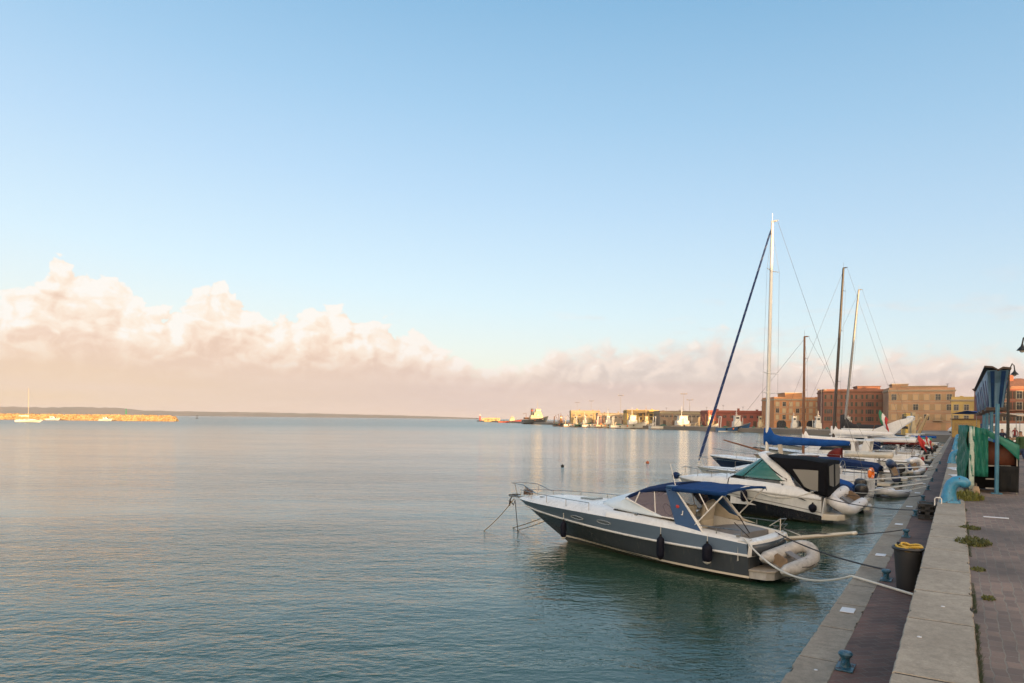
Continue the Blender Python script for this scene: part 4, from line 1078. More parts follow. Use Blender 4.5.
# sailing boat with the tall white mast
tall, tall_h = sailboat('white sailing boat with tall pale mast, bright blue sail cover and dark blue rolled foresail', (18.35, 35.05, 0), heading(-.70, .714), L=9.9, B=3.1, fb=(.95, 1.12), mastx=5.45, mast_h=15.25,
         cover=blue_cloth, coverdrop=.85, boom_len=4.5, boom_z=2.72, genoa=M('dark_blue_sail_strip', (.012, .035, .13), .8), rake=.014, mast_r=.105, name='sailing_boat', spread=(.30, .38, .80))
p = L2W(tall, (.02, -.45, 1.38))
# small open boat between the cruiser with the canopy and the tall sailing boat
motor_yacht('small white open motorboat with a navy cockpit cover behind the black canopy cruiser', Q(33.6, 3.9), hd_off(3), 5.6, 2.2, (.72, 1.0), None, None, 'open', None, 1, navy_cloth, name='open_motorboat')
motor_yacht('navy hulled motorboat with matching navy cover beyond the tall pale mast', Q(47.3, 4.0), hd_off(-2), 10.6, 3.1, (.95, 1.55), gel_navy, None, 'open', None, 0, navy_cloth, trim=gel_white)
sailboat('wooden ketch with brown mast and long bowsprit behind the blue sail cover', Q(56.0, 4.7), hd_off(2), L=8.8, B=2.9, fb=(.9, 1.3), mastx=5.2, mast_h=10.4, hull=M('cream_wooden_hull', (.50, .44, .33), .45, dirt=.3), mast=varnish, cover=white_cloth,
         coverdrop=.7, boom_len=3.6, boom_z=2.5, rake=.0, mast_r=.10, bowsprit=2.4, wood=True, wheel=False, hood=maroon_cloth, spread=(.55, .82), name='wooden_ketch')
motor_yacht('white hardtop motor yacht with swept pale roof beside the wooden ketch', Q(60.6, 3.2), hd_off(0), 11.6, 3.6, (1.0, 1.75), None, gel_white, 'hardtop', None, 0, None, mast=1.0)
sailboat('sloop with the black mast, white hull and bare boom', Q(65.0, 3.0), hd_off(-3), L=11.5, B=3.5, fb=(1.0, 1.35), mastx=6.2, mast_h=17.3, mast=M('black_mast', (.03, .022, .02), .4), cover=white_cloth, coverdrop=.7, boom_len=4.6, boom_z=2.9, rake=.045, mast_r=.12, spread=(.38, .66, .88), name='sailing_sloop', hood=white_cloth)
motor_yacht('large white flybridge yacht with tall swept radar fins and white awning', Q(69.6, 2.9), hd_off(0), 12.6, 3.9, (1.1, 1.9), None, None, 'fly', white_cloth, 0, None)
sailboat('white sloop with raked grey mast and charcoal sail cover on its boom', Q(74.5, 2.9), hd_off(0), L=11.8, B=3.6, fb=(1.0, 1.4), mastx=6.7, mast_h=16.9, mast=M('grey_mast', (.26, .26, .26), .45, .3), cover=M('charcoal_canvas', (.022, .023, .028), .85, var=.2), coverdrop=1.3, boom_len=5.6, boom_z=3.4, rake=.085, mast_r=.12, spread=(.40, .70), name='sailing_sloop', hood=navy_cloth)
for q_ in [('white day boat with maroon awning moored past the charcoal sail cover', 80., 3.0, 7.2, 2.6, 'open', maroon_cloth, 1, None, gel_white),
           ('white motorboat with grey windows and pale awning past the maroon awning', 85.5, 2.8, 8.4, 2.9, 'cuddy', white_cloth, 0, None, None),
           ('navy and white motorboat with black cockpit cover further down the quay', 91., 2.8, 7.6, 2.7, 'open', None, 1, black_cloth, gel_white),
           ('white motor cruiser with hardtop near the far end of the boat row', 97., 2.8, 9.0, 3.0, 'hardtop', None, 0, None, None),
           ('small white fishing boat with green awning near the end of the row', 103., 2.8, 6.4, 2.4, 'open', green_pl, 1, None, None),
           ('beige canvas covered motorboat near the end of the quay', 110., 2.6, 8.0, 2.9, 'open', None, 0, M('beige_canvas', (.42, .32, .20), .85, var=.15), None),
           ('white motorboat with blue awning at the end of the quay', 118., 2.6, 7.0, 2.6, 'open', blue_cloth, 0, None, None),
           ('last white cabin boat before the far quay corner', 127., 2.6, 8.0, 2.8, 'cuddy', None, 0, None, None)]:
    l_, tt, dd, L_, B_, st_, cl_, ob_, cn_, lw_ = q_
    motor_yacht(l_, Q(tt, dd), hd_off(rnd.uniform(-4, 4)), L_, B_, (.8, 1.3), gel_navy if 'navy and' in l_ else (gel_cream if 'beige' in l_ else None), None, st_, cl_, ob_, cn_)
# stern clutter
t = thing('lifebuoy', 'orange lifebuoy hanging on the stern rail of the white sailing boat', 'lifebuoy', L2W(tall, (-.02, -.25, 1.28)), heading(-.70, .714))
mb = MB(); mb.tube([(0, .24 * math.cos(k * math.pi / 10), .24 * math.sin(k * math.pi / 10)) for k in range(20)], .085, 10, True); mb.build('ring', orange_pl, t)
mb = MB(); mb.lathe([(.01, -.03), (.17, -.03), (.19, 0), (.17, .03), (.01, .03)], (0.02, 0, 0), 14, 'x'); mb.build('cover', orange_pl, t)
for k in range(4):
    a = k * math.pi / 2 + .78; mb = MB(); mb.tube([(.0, .24 * math.cos(a + e), .24 * math.sin(a + e)) for e in (-.12, 0, .12)], .088, 10); mb.build('band', white_paint, t)
dinghy('navy dinghy slung on edge behind the stern of the navy hulled motorboat', Q(46.6, 3.2, 1.0), QROT + R(8), 2.5, 1.4, .24, pvc_navy, (R(70), 0))
dinghy('pale dinghy hanging on edge behind the stern of the wooden ketch', Q(53.6, 2.5, .95), QROT + R(-5), 2.4, 1.3, .22, pvc_white, (R(64), 0))
dinghy('dark dinghy afloat near the quay behind the flybridge yacht', Q(75.8, 1.9 + .7, .12), hd_off(80), 2.6, 1.4, .24, M('charcoal_dinghy_fabric', (.05, .05, .055), .6), (0, 0))
def gangway(label, a, b, w=.36, mat=None):
    a, b = Vector(a), Vector(b); d = (b - a); rz = math.atan2(d.y, d.x); pit = -math.atan2(d.z, math.hypot(d.x, d.y))
    t = thing('gangway', label, 'gangway', a, rz, 'gangways between boats and quay'); t.rotation_euler = (0, pit, rz); L = d.length
    mb = MB(); mb.box((L / 2, 0, 0), (L, w, .05)); mb.build('boards', mat or teak, t, bevel=.01)
    for sg in (1, -1): mb = MB(); mb.tube([(0, sg * w / 2, 0), (L, sg * w / 2, 0)], .03, 6); mb.build('side_tube', alu, t)
    return t
gangway('grey gangway plank from the sailing boat with blue cover to the quay', L2W(tall, (.1, .5, 1.0)), Q(39.0, 1.25, 1.36))
gangway('brown gangway plank behind the small open boat with navy cover', Q(34.2, 3.7, .8), Q(34.6, 1.3, 1.32))
gangway('pale gangway plank from the navy hulled motorboat', Q(48.2, 3.9, 1.05), Q(48.0, 1.3, 1.34), .4, gel_cream)
gangway('gangway plank from the flybridge yacht stern', Q(70.0, 2.6, 1.1), Q(70.0, 1.2, 1.34), .4)

# fenders over the quarters of the boats farther along
white_f = M('white_fender', (.60, .59, .56), .5, dirt=.2); blue_f = M('blue_fender', (.02, .07, .22), .5)
for lbl, p, m_, r in (('white fender on the quarter of the tall masted sailing boat', L2W(tall, (1.1, 1.42, 1.05)), white_f, .12), ('blue fender forward of the white one on the tall masted sailing boat', L2W(tall, (2.6, 1.60, 1.05)), blue_f, .12),
                   ('white fender hanging at the stern of the navy hulled motorboat', Q(47.6, 3.85, 1.0), white_f, .13), ('white fender hanging at the stern corner of the wooden ketch', Q(56.4, 4.5, 1.0), white_f, .13),
                   ('blue fender on the stern corner of the white hardtop yacht', Q(59.0, 3.0, 1.1), blue_f, .15), ('white fender on the stern corner of the flybridge yacht', Q(68.0, 2.75, 1.1), white_f, .16), ('orange fender on the stern of the sloop with the black mast', Q(64.2, 2.85, 1.05), orange_pl, .15),
                   ('red fender on the stern of the sloop with the charcoal sail cover', Q(73.6, 2.75, 1.05), red_pl, .15)):
    fender(lbl, p, .5, r, mat=m_, group='fenders on the boats farther along')
def ensign(label, p, rz, cols, hh=.8, L=1.1, pole=1.5, lean=.5):
    t = thing('flag', label, 'flag', p, rz, 'flags on the boats')
    mb = MB(); mb.tube([(0, 0, 0), (-lean, 0, pole)], [.025, .015], 6); mb.build('staff', varnish, t)
    for k, m_ in enumerate(cols):
        rows = []
        for i in range(5):
            u = (k + i / 4) / 3; x = -lean - u * L * .45; row = []
            for j in range(5): w_ = j / 4; row.append((x + .08 * math.sin(w_ * 5), .10 * math.sin(u * 7 + w_ * 2), pole - .05 - w_ * hh - u * L * .55))
            rows.append(row)
        mb = MB(); mb.grid(rows, True); mb.build('flag_cloth', m_, t, solid=.008)
ensign('green white red flag drooping from a staff at the flybridge yacht rail', Q(66.5, 6.2, 3.2), QROT + R(90), (green_pl, white_cloth, red_pl), 1.1, 1.5, 1.9)
ensign('red flag drooping from the stern of the sloop with the black mast', Q(64.6, 3.2, 1.5), QROT + R(90), (red_pl, red_pl, red_pl))
ensign('small red and white flag on the stern of the white day boat', Q(80.4, 3.2, 1.2), QROT + R(90), (red_pl, white_cloth, red_pl))
t = thing('storage_box', 'brown wooden box standing on deck aft of the tall mast', 'box', L2W(tall, (3.0, .3, 1.5)), heading(-.70, .714)); mb = MB(); mb.box((0, 0, .28), (.8, .7, .52)); mb.build('box_body', M('brown_deck_box', (.13, .05, .035), .7, var=.2), t, bevel=.02); mb = MB(); mb.box((0, 0, .57), (.84, .74, .05)); mb.build('lid', M('brown_deck_box', (.13, .05, .035)), t, bevel=.01)
t = thing('deck_chair', 'cream folding chair on the deck by the blue sail cover', 'chair', L2W(tall, (4.25, .35, 1.62)), heading(-.70, .714))
mb = MB(); mb.box((0, 0, .42), (.45, .45, .05)); mb.build('seat', cream_vinyl, t); mb = MB(); mb.box((.24, 0, .75), (.05, .45, .55), (0, .15, 0)); mb.build('backrest', cream_vinyl, t)
for x in (-.19, .19):
    for y in (-.19, .19): mb = MB(); mb.tube([(x, y, 0), (x, y, .42)], .018, 6); mb.build('leg', white_paint, t)

motor_yacht('small white runabout with blue cover tucked beside the tall masted sailing boat', Q(37.0, 4.3), hd_off(-4), 4.9, 2.0, (.62, .9), None, None, 'open', None, 1, blue_cloth, name='runabout')
motor_yacht('small white boat with cream awning between the navy motorboat and the ketch', Q(51.6, 3.5), hd_off(2), 6.2, 2.3, (.7, 1.05), None, None, 'open', M('cream_canvas', (.52, .47, .38), .85, var=.1), 1, None, name='awning_boat')
dinghy('small white tender afloat off the quay behind the tall masted sailing boat', Q(42.6, 2.6, .14), hd_off(70), 2.3, 1.3, .21, pvc_white)
dinghy('red trimmed tender afloat behind the sloop with the black mast', Q(63.0, 2.3, .14), hd_off(95), 2.4, 1.3, .21, M('faded_red_fabric', (.30, .06, .05), .6, var=.2))
# ------------------------------------------------------------------ mooring lines
def line(label, a, b, drop, mat, r=.018, name='mooring_line', group='mooring ropes'):
    a, b = Vector(a), Vector(b)
    mb = MB(); mb.tube([p - a for p in sag(a, b, drop)], r, 6)
    o = mb.build(name, mat); o.location = a; return tag(o, label, 'rope', group)
a_ = L2W(cruiser, (.12, 1.02, 1.05)); pts = sag(a_, Q(12.95, 1.5, 1.285), .42, 18) + [Q(12.6, 1.1, 1.285), Q(12.0, .45, 1.29)]
mb = MB(); mb.tube([p - a_ for p in pts], .020, 6); o = mb.build('mooring_line', rope_white); o.location = a_; tag(o, 'long white rope sagging from the charcoal cruiser stern to the foot of the kerb', 'rope', 'mooring ropes')
line('dark rope from the charcoal cruiser stern to the nearer blue cleat', L2W(cruiser, (.2, -.9, 1.0)), Q(13.15, 1.0, 1.42), .10, rope_dark, .016)
line('second dark rope crossing from the cruiser platform to the quay edge', L2W(cruiser, (.3, -1.05, 1.1)), Q(18.4, 1.02, 1.42), .16, rope_dark, .014)
line('grey rope looped from the sports cruiser quarter forward to its midship cleat', L2W(sports, (.35, 1.2, 1.2)), L2W(sports, (2.6, 1.32, 1.05)), .22, rope_white, .020)
line('taut dark rope from the sports cruiser to the third blue cleat', L2W(sports, (.1, 1.1, 1.05)), Q(22.7, 1.0, 1.42), .12, rope_dark, .016)
line('dark rope from the sports cruiser platform to the quay past the third cleat', L2W(sports, (.1, -1.1, 1.05)), Q(27.5, 1.0, 1.42), .15, rope_dark, .016)
line('thin white rope from the small open boat to the quay', Q(33.2, 3.9, .85), Q(31.8, 1.0, 1.42), .14, rope_white, .014)
line('thin rope from the blue covered sailing boat stern to the quay', L2W(tall, (.1, 1.0, 1.05)), Q(36.6, 1.0, 1.42), .2, rope_white, .016)
line('rope from the navy hulled motorboat stern to the quay', Q(46.4, 4.0, 1.0), Q(44.5, 1.0, 1.42), .2, rope_tan, .016)
line('rope from the wooden ketch to the quay', Q(55.6, 3.2, 1.0), Q(53., 1.0, 1.42), .2, rope_tan, .018)
bw = cruiser_hull.edge(1.0); bz = bw.z
line('slack tan anchor rope running from the charcoal cruiser bow out into the water', L2W(cruiser, (8.95, .02, bz - .05)), (-.97, 23.75, -.03), .08, rope_tan, .016, 'anchor_rope')
line('dark anchor chain hanging straight down from the charcoal cruiser bow', L2W(cruiser, (8.92, .0, bz - .1)), L2W(cruiser, (8.75, .0, -.1)), 0., M('anchor_chain', (.05, .045, .04), .6, .6), .014, 'anchor_chain')
line('second anchor rope slanting from under the charcoal cruiser stem to the water', L2W(cruiser, (7.72, .02, .60)), (.0, 24.7, -.05), .02, rope_tan, .016, 'anchor_rope')
line('third anchor rope beside the second below the charcoal cruiser stem', L2W(cruiser, (7.58, -.02, .52)), (.14, 24.1, -.05), .02, rope_tan, .014, 'anchor_rope')
# small buoys afloat
def buoy(label, x, y, mat, r):
    t = thing('mooring_buoy', label, 'buoy', (x, y, 0), 0, 'buoys afloat')
    mb = MB(); mb.ball((0, 0, r * .25), r, (1, 1, .95), 12, 8); mb.build('float', mat, t)
    mb = MB(); mb.tube([(0, .05, r * 1.1), (0, .05, r * 1.3), (0, -.05, r * 1.3), (0, -.05, r * 1.1)], .015, 5); mb.build('ring', black_rubber, t)
P_ = lambda px, py: ((px - 512) / 683 * (3.9 * 683 / (py - 419 - .011 * (px - 512))), 3.9 * 683 / (py - 419 - .011 * (px - 512)))
for lbl, px, py, m_, r in (('small orange brown buoy floating off the sailing boat bow', 648, 463, M('faded_orange_buoy', (.35, .09, .03), .6), .16), ('small dark buoy floating in open water ahead of the charcoal cruiser', 563, 466.5, black_rubber, .14)):
    x, y = P_(px, py); buoy(lbl, x, y, m_, r)
# ------------------------------------------------------------------ things standing on the quay
def QH(deg=0): return QROT + R(deg)
def rusted(name, col, amount, fade=.3):
    m, t, b = pbsdf(name); oc = t.add('ShaderNodeTexCoord').outputs['Object']
    n = t.noise(oc, 5., 5., .6); c = t.mix(t.rng(n, .3, .7), tuple(k * .8 for k in col), tuple(k * 1.2 for k in col))
    c = t.mix(t.rng(t.noise(oc, 9., 7., .72), .5, .68, 0., fade), c, (.30, .34, .36))
    r_ = t.rng(t.noise(t.mapping(oc, scale=(1., 1., .6)), 7., 8., .75), .60 - amount, .66 - amount)
    c = t.mix(r_, c, t.mix(n, (.11, .045, .02), (.05, .028, .018)))
    t.put(b.inputs['Base Color'], c); t.put(b.inputs['Roughness'], t.rng(r_, 0., 1., .42, .9))
    bp = t.add('ShaderNodeBump'); bp.inputs['Strength'].default_value = .35; bp.inputs['Distance'].default_value = .01; t.put(bp.inputs['Height'], t.math('SUBTRACT', t.noise(oc, 22., 4.), t.math('MULTIPLY', r_, .6))); t.put(b.inputs['Normal'], bp.outputs[0])
    MATS[name] = m; return m
bl_paint = rusted('bollard_blue_paint', (.035, .22, .37), .03); cl_paint = rusted('cleat_dark_blue_paint', (.02, .09, .14), .06, .2)
# hooked mooring bollards along the kerb
def hook_bollard(label, t_, d_):
    o = thing('hook_bollard', label, 'bollard', Q(t_, d_, Z_UP), QH(), 'blue hooked bollards along the kerb'); o.scale = (.9, .88, .9)
    # the horn leans over away from the water; sections follow a hooked centre line in the (d, z) plane
    cl = [((0, .19, .0), .29, .22), ((0, .19, .10), .265, .20), ((0, .185, .25), .225, .175), ((0, .165, .38), .20, .165), ((0, .11, .50), .19, .165), ((0, .02, .575), .18, .16), ((0, -.08, .59), .175, .16), ((0, -.165, .555), .17, .155), ((0, -.225, .505), .15, .135), ((0, -.25, .465), .11, .10), ((0, -.262, .445), .05, .04)]
    secs = []; n = len(cl)
    for k, (p, rw, rh) in enumerate(cl):
        p = Vector(p); a = Vector(cl[max(0, k - 1)][0]); b = Vector(cl[min(n - 1, k + 1)][0]); d = (b - a).normalized()
        x = Vector((1, 0, 0)); y = d.cross(x).normalized()
        if k == 0: y = Vector((0, 1, 0)); 
        if y.dot(Vector((0, 1, 0))) < 0 and k < 3: y = -y
        secs.append([p + x * (rw * math.cos(2 * math.pi * j / 16)) + (y if k else Vector((0, 1, 0))) * (rh * math.sin(2 * math.pi * j / 16)) for j in range(16)])
    # keep ring direction consistent
    for A, B in zip(secs, secs[1:]):
        if (A[4] - A[12]).dot(B[4] - B[12]) < 0:
            B[:] = [B[(-j) % 16] for j in range(16)]
    mb = MB(); mb.loft(secs); mb.build('horn', bl_paint, o)
    mb = MB(); mb.box((0, .15, .03), (.60, .50, .06), None, (.94, .94)); bp_ = mb.build('base_plate', bl_paint, o, bevel=.012)
    for x, y in ((-.24, -.04), (.24, -.04)): mb = MB(); mb.lathe([(.025, .06), (.025, .085), (.012, .09)], (x, y, 0), 6); mb.build('bolt', cl_paint, bp_)
    return o
for lbl, t_, d_ in (('nearest and largest blue hooked bollard, beside the small white hoop', 20.2, .02), ('blue hooked bollard behind the nearest one, beside the green tarp', 40.3, .10), ('third blue hooked bollard along the kerb, half hidden by the second', 61., .05), ('fourth blue hooked bollard, far along the kerb', 82., .05), ('farthest visible blue hooked bollard on the kerb', 103., .05)):
    hook_bollard(lbl, t_, d_)
# low mooring cleats on the lower quay
def cleat_post(label, t_, d_):
    o = thing('mooring_cleat', label, 'cleat', Q(t_, d_, Z_LOW), QH(), 'dark blue mooring cleats on the lower quay'); o.scale = (.8, .8, .72)
    mb = MB(); mb.lathe([(.085, 0), (.07, .04), (.055, .09), (.055, .15), (.085, .185), (.095, .215), (.075, .245), (.02, .255)], n=14); mb.build('post', cl_paint, o)
    mb = MB(); mb.box((0, 0, .012), (.36, .22, .024)); bp_ = mb.build('base_plate', cl_paint, o, bevel=.006)
    mb = MB(); mb.tube([(-.16, 0, .105), (-.05, 0, .115), (.05, 0, .115), (.16, 0, .105)], [.022, .03, .03, .022], 8); mb.build('cross_bar', cl_paint, o)
for k, (t_, lbl) in enumerate(((8.17, 'nearest dark blue mooring cleat, alone on the lower quay at the bottom edge'), (13.14, 'dark blue mooring cleat level with the black bin, ropes made fast'), (18.4, 'dark blue mooring cleat between the bin and the white hoop'), (22.7, 'dark blue mooring cleat level with the nearest hooked bollard'), (27.4, 'dark blue mooring cleat just past the nearest hooked bollard'),
                              (32.0, 'dark blue mooring cleat opposite the green tarp stall'), (36.7, 'dark blue mooring cleat before the second hooked bollard'), (44.6, 'dark blue mooring cleat past the second hooked bollard'), (53., 'farthest dark blue mooring cleat by the wooden ketch'))):
    cleat_post(lbl, t_, 1.0)
# white berth plates let into the edge slabs
wp = M('berth_plate_white', (.62, .62, .64), .55, var=.08, dirt=.25)
for k, (t_, lbl) in enumerate(((10.65, 'nearest white rectangular berth plate on the lower quay slabs'), (15.5, 'white berth plate beside the black bin'), (20.5, 'white berth plate level with the blue bollard and hoop'), (25.06, 'white berth plate just past the nearest hooked bollard'), (30.2, 'far white berth plate opposite the green tarp'), (35., 'farthest white berth plate on the quay edge'))):
    mb = MB(); mb.box((0, 0, .009), (.27, .18, .010)); o = mb.build('berth_plate', wp, bevel=.005); o.location = Q(t_, 1.28, Z_LOW + .003); o.rotation_euler = (0, 0, QH()); tag(o, lbl, 'plate', 'white berth plates')
for t_, d_, lbl in ((8.6, .12, 'small white spot plate on the kerb coping nearest the bottom edge'), (7.25, .28, 'white round survey disc on the kerb beside the brick strip'), (7.9, 1.25, 'white round disc on the outer quay slab')):
    mb = MB(); mb.lathe([(.02, 0), (.02, .004), (.017, .006)], n=12); o = mb.build('survey_disc', wp); o.location = Q(t_, d_, Z_UP + .004 if d_ < .5 else Z_LOW + .004); tag(o, lbl, 'disc', 'white discs set in the quay')
mb = MB(); mb.box((0, 0, .006), (.13, .44, .012)); o = mb.build('drain_cover', wp, bevel=.004); o.location = Q(17.6, -.68, Z_UP - .015); o.rotation_euler = (0, 0, QH()); tag(o, 'flat pale cover plate set in the brown street paving', 'cover plate')
# bin with a coil of yellow hose on it
o = thing('litter_bin', 'black plastic tub bin standing against the kerb wall', 'bin', Q(12.62, .655, Z_LOW), QH())
bin_m = M('bin_black_plastic', (.022, .023, .026), .5, var=.15, dirt=.2)
mb = MB(); mb.lathe([(.155, .0), (.16, .02), (.20, .60), (.205, .66)], n=22); mb.build('tub', bin_m, o)
mb = MB(); mb.tube([(.214 * math.cos(k * math.pi / 12), .214 * math.sin(k * math.pi / 12), .655) for k in range(24)], .025, 8, True); mb.build('rim', bin_m, o)
mb = MB(); mb.lathe([(.20, .60), (.19, .612), (.12, .62), (.02, .622)], n=20); mb.build('lid', bin_m, o)
o = thing('hose_coil', 'coil of yellow hose lying on top of the black bin', 'hose', Q(12.62, .64, Z_LOW + .645), QH())
mb = MB(); pts = []
for k in range(110):
    a = k * .245; r = .185 - .03 * math.sin(k * .31) - .00035 * k; pts.append((r * math.cos(a), r * math.sin(a), .003 + .016 * (k // 26) + .01 * math.sin(k * .9)))
mb.tube(pts, .017, 6); mb.build('hose', yellow_pl, o)
mb = MB(); mb.tube([pts[-1], (pts[-1][0] + .07, pts[-1][1] + .04, pts[-1][2] + .01)], [.02, .02], 8); mb.build('nozzle', black_rubber, o)
# dark crate and white hoop by the first bollard
o = thing('black_crate', 'black plastic crate on the lower quay under the nearest hooked bollard', 'crate', Q(22.3, .72, Z_LOW), QH(6))
mb = MB(); mb.box((0, 0, .03), (.6, .44, .05))
for x, y, sx, sy in ((.29, 0, .03, .44), (-.29, 0, .03, .44), (0, .205, .55, .03), (0, -.205, .55, .03)):
    for z, hh in ((.10, .06), (.25, .05), (.40, .08)): mb.box((x, y, z), (sx, sy, hh))
    mb.box((x, y, .235), (min(sx, .12) if sx > .1 else sx, min(sy, .12) if sy > .1 else sy, .36))
mb.build('crate_body', bin_m, o)
mb = MB(); mb.box((0, 0, .3), (.48, .34, .26)); mb.build('contents', M('dark_netting', (.02, .022, .02), .9, var=.4), o, bevel=.05)
mb = MB(); mb.tube([(0, -.07, 0), (0, -.07, .17), (0, -.05, .20), (0, .05, .20), (0, .07, .17), (0, .07, 0)], .014, 8)
o = mb.build('handrail_hoop', white_paint); o.location = Q(19.7, .40, Z_UP - .06); o.rotation_euler = (0, 0, QH()); tag(o, 'small white metal hoop on the kerb edge beside the nearest hooked bollard', 'hoop')
# crumpled white plastic on the kerb behind the first bollard
def crumple(label, p, sx, sy, sz, seed):
    r2 = random.Random(seed); mb = MB(); rows = []
    for i in range(9):
        row = []
        for j in range(9):
            u, v = i / 8 * 2 - 1, j / 8 * 2 - 1; e = max(0, 1 - max(abs(u), abs(v)) ** 2)
            row.append((u * sx / 2 + r2.uniform(-.03, .03), v * sy / 2 + r2.uniform(-.03, .03), .006 + sz * e * r2.uniform(.3, 1.)))
        rows.append(row)
    mb.grid(rows, False); o = mb.build('plastic_sheet', white_cloth, solid=.004); o.location = p; o.rotation_euler = (0, 0, QH(10)); tag(o, label, 'plastic sheet', 'white plastic left on the kerb')
crumple('larger crumpled white plastic sheet on the kerb between two hooked bollards', Q(34.8, .05, Z_UP + .01), 1.5, .42, .10, 1)
crumple('smaller flat white plastic sheet nearer the green tarp', Q(30.6, .08, Z_UP + .01), 1.0, .34, .05, 2)
# weeds
grass_m = None
def weed_mat(name, c1, c2):
    m, t, b = pbsdf(name); oi = t.add('ShaderNodeTexCoord').outputs['Object']
    t.put(b.inputs['Base Color'], t.mix(t.noise(oi, 14., 2.), c1, c2)); b.inputs['Roughness'].default_value = .7
    return m
weed_a = weed_mat('green_weed', (.04, .058, .012), (.125, .12, .03)); weed_b = weed_mat('yellow_green_weed', (.09, .10, .015), (.20, .19, .03))
def tuft(label, p, rad, h, n, mat, seed, group='weeds growing along the kerb joint', stretch=1.):
    r2 = random.Random(seed); mb = MB()
    for _ in range(n):
        a = r2.uniform(0, 6.283); rr = rad * math.sqrt(r2.random()); x, y = rr * math.cos(a) * stretch, rr * math.sin(a)
        b_ = r2.uniform(0, 6.283); ln = h * r2.uniform(.45, 1.1) * (1 - .5 * rr / rad); lean = r2.uniform(.15, .9); w = r2.uniform(.006, .013)
        dx, dy = math.cos(b_), math.sin(b_); px_, py_ = -dy * w, dx * w
        m_ = (x + dx * ln * lean * .4, y + dy * ln * lean * .4, ln * .65); e = (x + dx * ln * lean, y + dy * ln * lean, ln * r2.uniform(.6, .95))
        i = len(mb.v); mb.v += [(x - px_, y - py_, 0), (x + px_, y + py_, 0), (m_[0] + px_ * .9, m_[1] + py_ * .9, m_[2]), (m_[0] - px_ * .9, m_[1] - py_ * .9, m_[2]), e]
        mb.face((i, i + 1, i + 2, i + 3)); mb.face((i + 3, i + 2, i + 4))
    o = mb.build('weed_tuft', mat); o.location = p; o.rotation_euler = (0, 0, QH()); tag(o, label, 'weed', group)
tuft('larger green weed tuft growing at the kerb joint opposite the bin', Q(13.6, -.22, Z_UP - .02), .25, .17, 420, weed_a, 3, stretch=1.5)
tuft('smaller flat weed tuft just beyond the larger one', Q(15.5, -.20, Z_UP - .02), .17, .10, 160, weed_a, 4, stretch=1.3)
tuft('yellow green grass clump at the foot of the green tarp', Q(21.7, -.22, Z_UP - .02), .36, .34, 520, weed_b, 5, stretch=2.2)
for k, (t_, d_, n_, rr) in enumerate(((6.35, -.62, 120, .10), (6.7, -.95, 90, .08), (7.6, -.78, 60, .06), (9.4, -.30, 70, .07), (11.2, -.24, 90, .09))):
    tuft(('small weed sprouting between paving blocks nearest the bottom right corner', 'second small weed between paving blocks at the right edge', 'tiny weed in the paving behind the corner weeds', 'thin weed beside the kerb joint half way to the large tuft', 'thin weed at the kerb joint just before the large tuft')[k], Q(t_, d_, Z_UP - .02), rr, .06, n_, weed_a, 40 + k, stretch=1.8)
mb = MB(); r2 = random.Random(11)                                     # thin moss and grass in the joint behind the coping
for _ in range(2600):
    t_ = r2.uniform(5.4, 19.) if r2.random() < .75 else r2.uniform(5.4, 9.5); d_ = -.165 + r2.gauss(0, .010)
    if math.sin(t_ * 2.1) + math.sin(t_ * .9 + 1) < -.1: continue
    ln = r2.uniform(.012, .04); a = r2.uniform(0, 6.28); w = .004
    mb.poly([(t_ - w, d_, Z_UP - .02), (t_ + w, d_ + .003, Z_UP - .02), (t_ + ln * .6 * math.cos(a), d_ + ln * .6 * math.sin(a), Z_UP - .02 + ln)])
tag(qface(mb.build('moss_grass', weed_a)), 'thin grass and moss in the joint between kerb and paving', 'moss', kind='stuff')

# stall wrapped in green tarpaulin
tarp = M('green_tarpaulin', (.011, .145, .102), .5, var=.22, scale=3., bump=.25, bscale=9.)
dark_net = M('dark_shade_net', (.004, .0045, .005), .9, var=.3)
o = thing('market_stall', 'shuttered market stall wrapped in green tarpaulin beside the kerb', 'stall', Q(23.85, -.24, Z_UP - .02), QH(5))
# local: x along the quay (away from camera), y towards water; stall spans x 0..2.4, y 0..-1.42
SW, SD, SH = 1.18, 2.4, 1.92
r2 = random.Random(21)
def wav(u, v): return .045 * math.sin(u * 7 + v * 3) + .012 * math.sin(u * 19 - v * 4 + 1) + .02 * math.sin(u * 5 + v * 11)
mb = MB(); mb.grid([[(SD * i / 40, .0 + wav(i * .105, j * .4) + (.05 * (1 - j / 8)), .12 + (SH - .12) * j / 8) for j in range(9)] for i in range(41)], True); mb.build('side_sheet', tarp, o, solid=.006)
mb = MB(); mb.grid([[(-.03 + wav(i * .13, j * .3) * .7, -SW * .40 * i / 24 - .01, .46 + (SH - .46 - .10 * i / 24) * j / 8) for j in range(9)] for i in range(25)], True); mb.build('front_sheet', tarp, o, solid=.006)
mb = MB(); mb.grid([[(-.04 + (SD + .08) * i / 10, .04 - (SW + .06) * j / 10, SH + .01 - .52 * (j / 10) ** 1.25 + .02 * math.sin(i * 2.1 + j)) for j in range(11)] for i in range(11)], True); mb.build('roof_sheet', tarp, o, solid=.008)
mb = MB(); mb.grid([[(-.05 + .01 * math.sin(j * 2.), -SW * .40 - (SW * .62) * i / 8, (SH - .12 - .42 * (i / 8)) - (.18 + .26 * (i / 8) ** 2) * (1 - j / 4)) for j in range(5)] for i in range(9)], True); mb.build('front_valance', tarp, o, solid=.006)
mb = MB(); mb.grid([[(SD * i / 6, -SW - .02, .3 + (SH - .90) * j / 4) for j in range(5)] for i in range(7)], True); mb.build('far_side_sheet', dark_net, o, solid=.006)
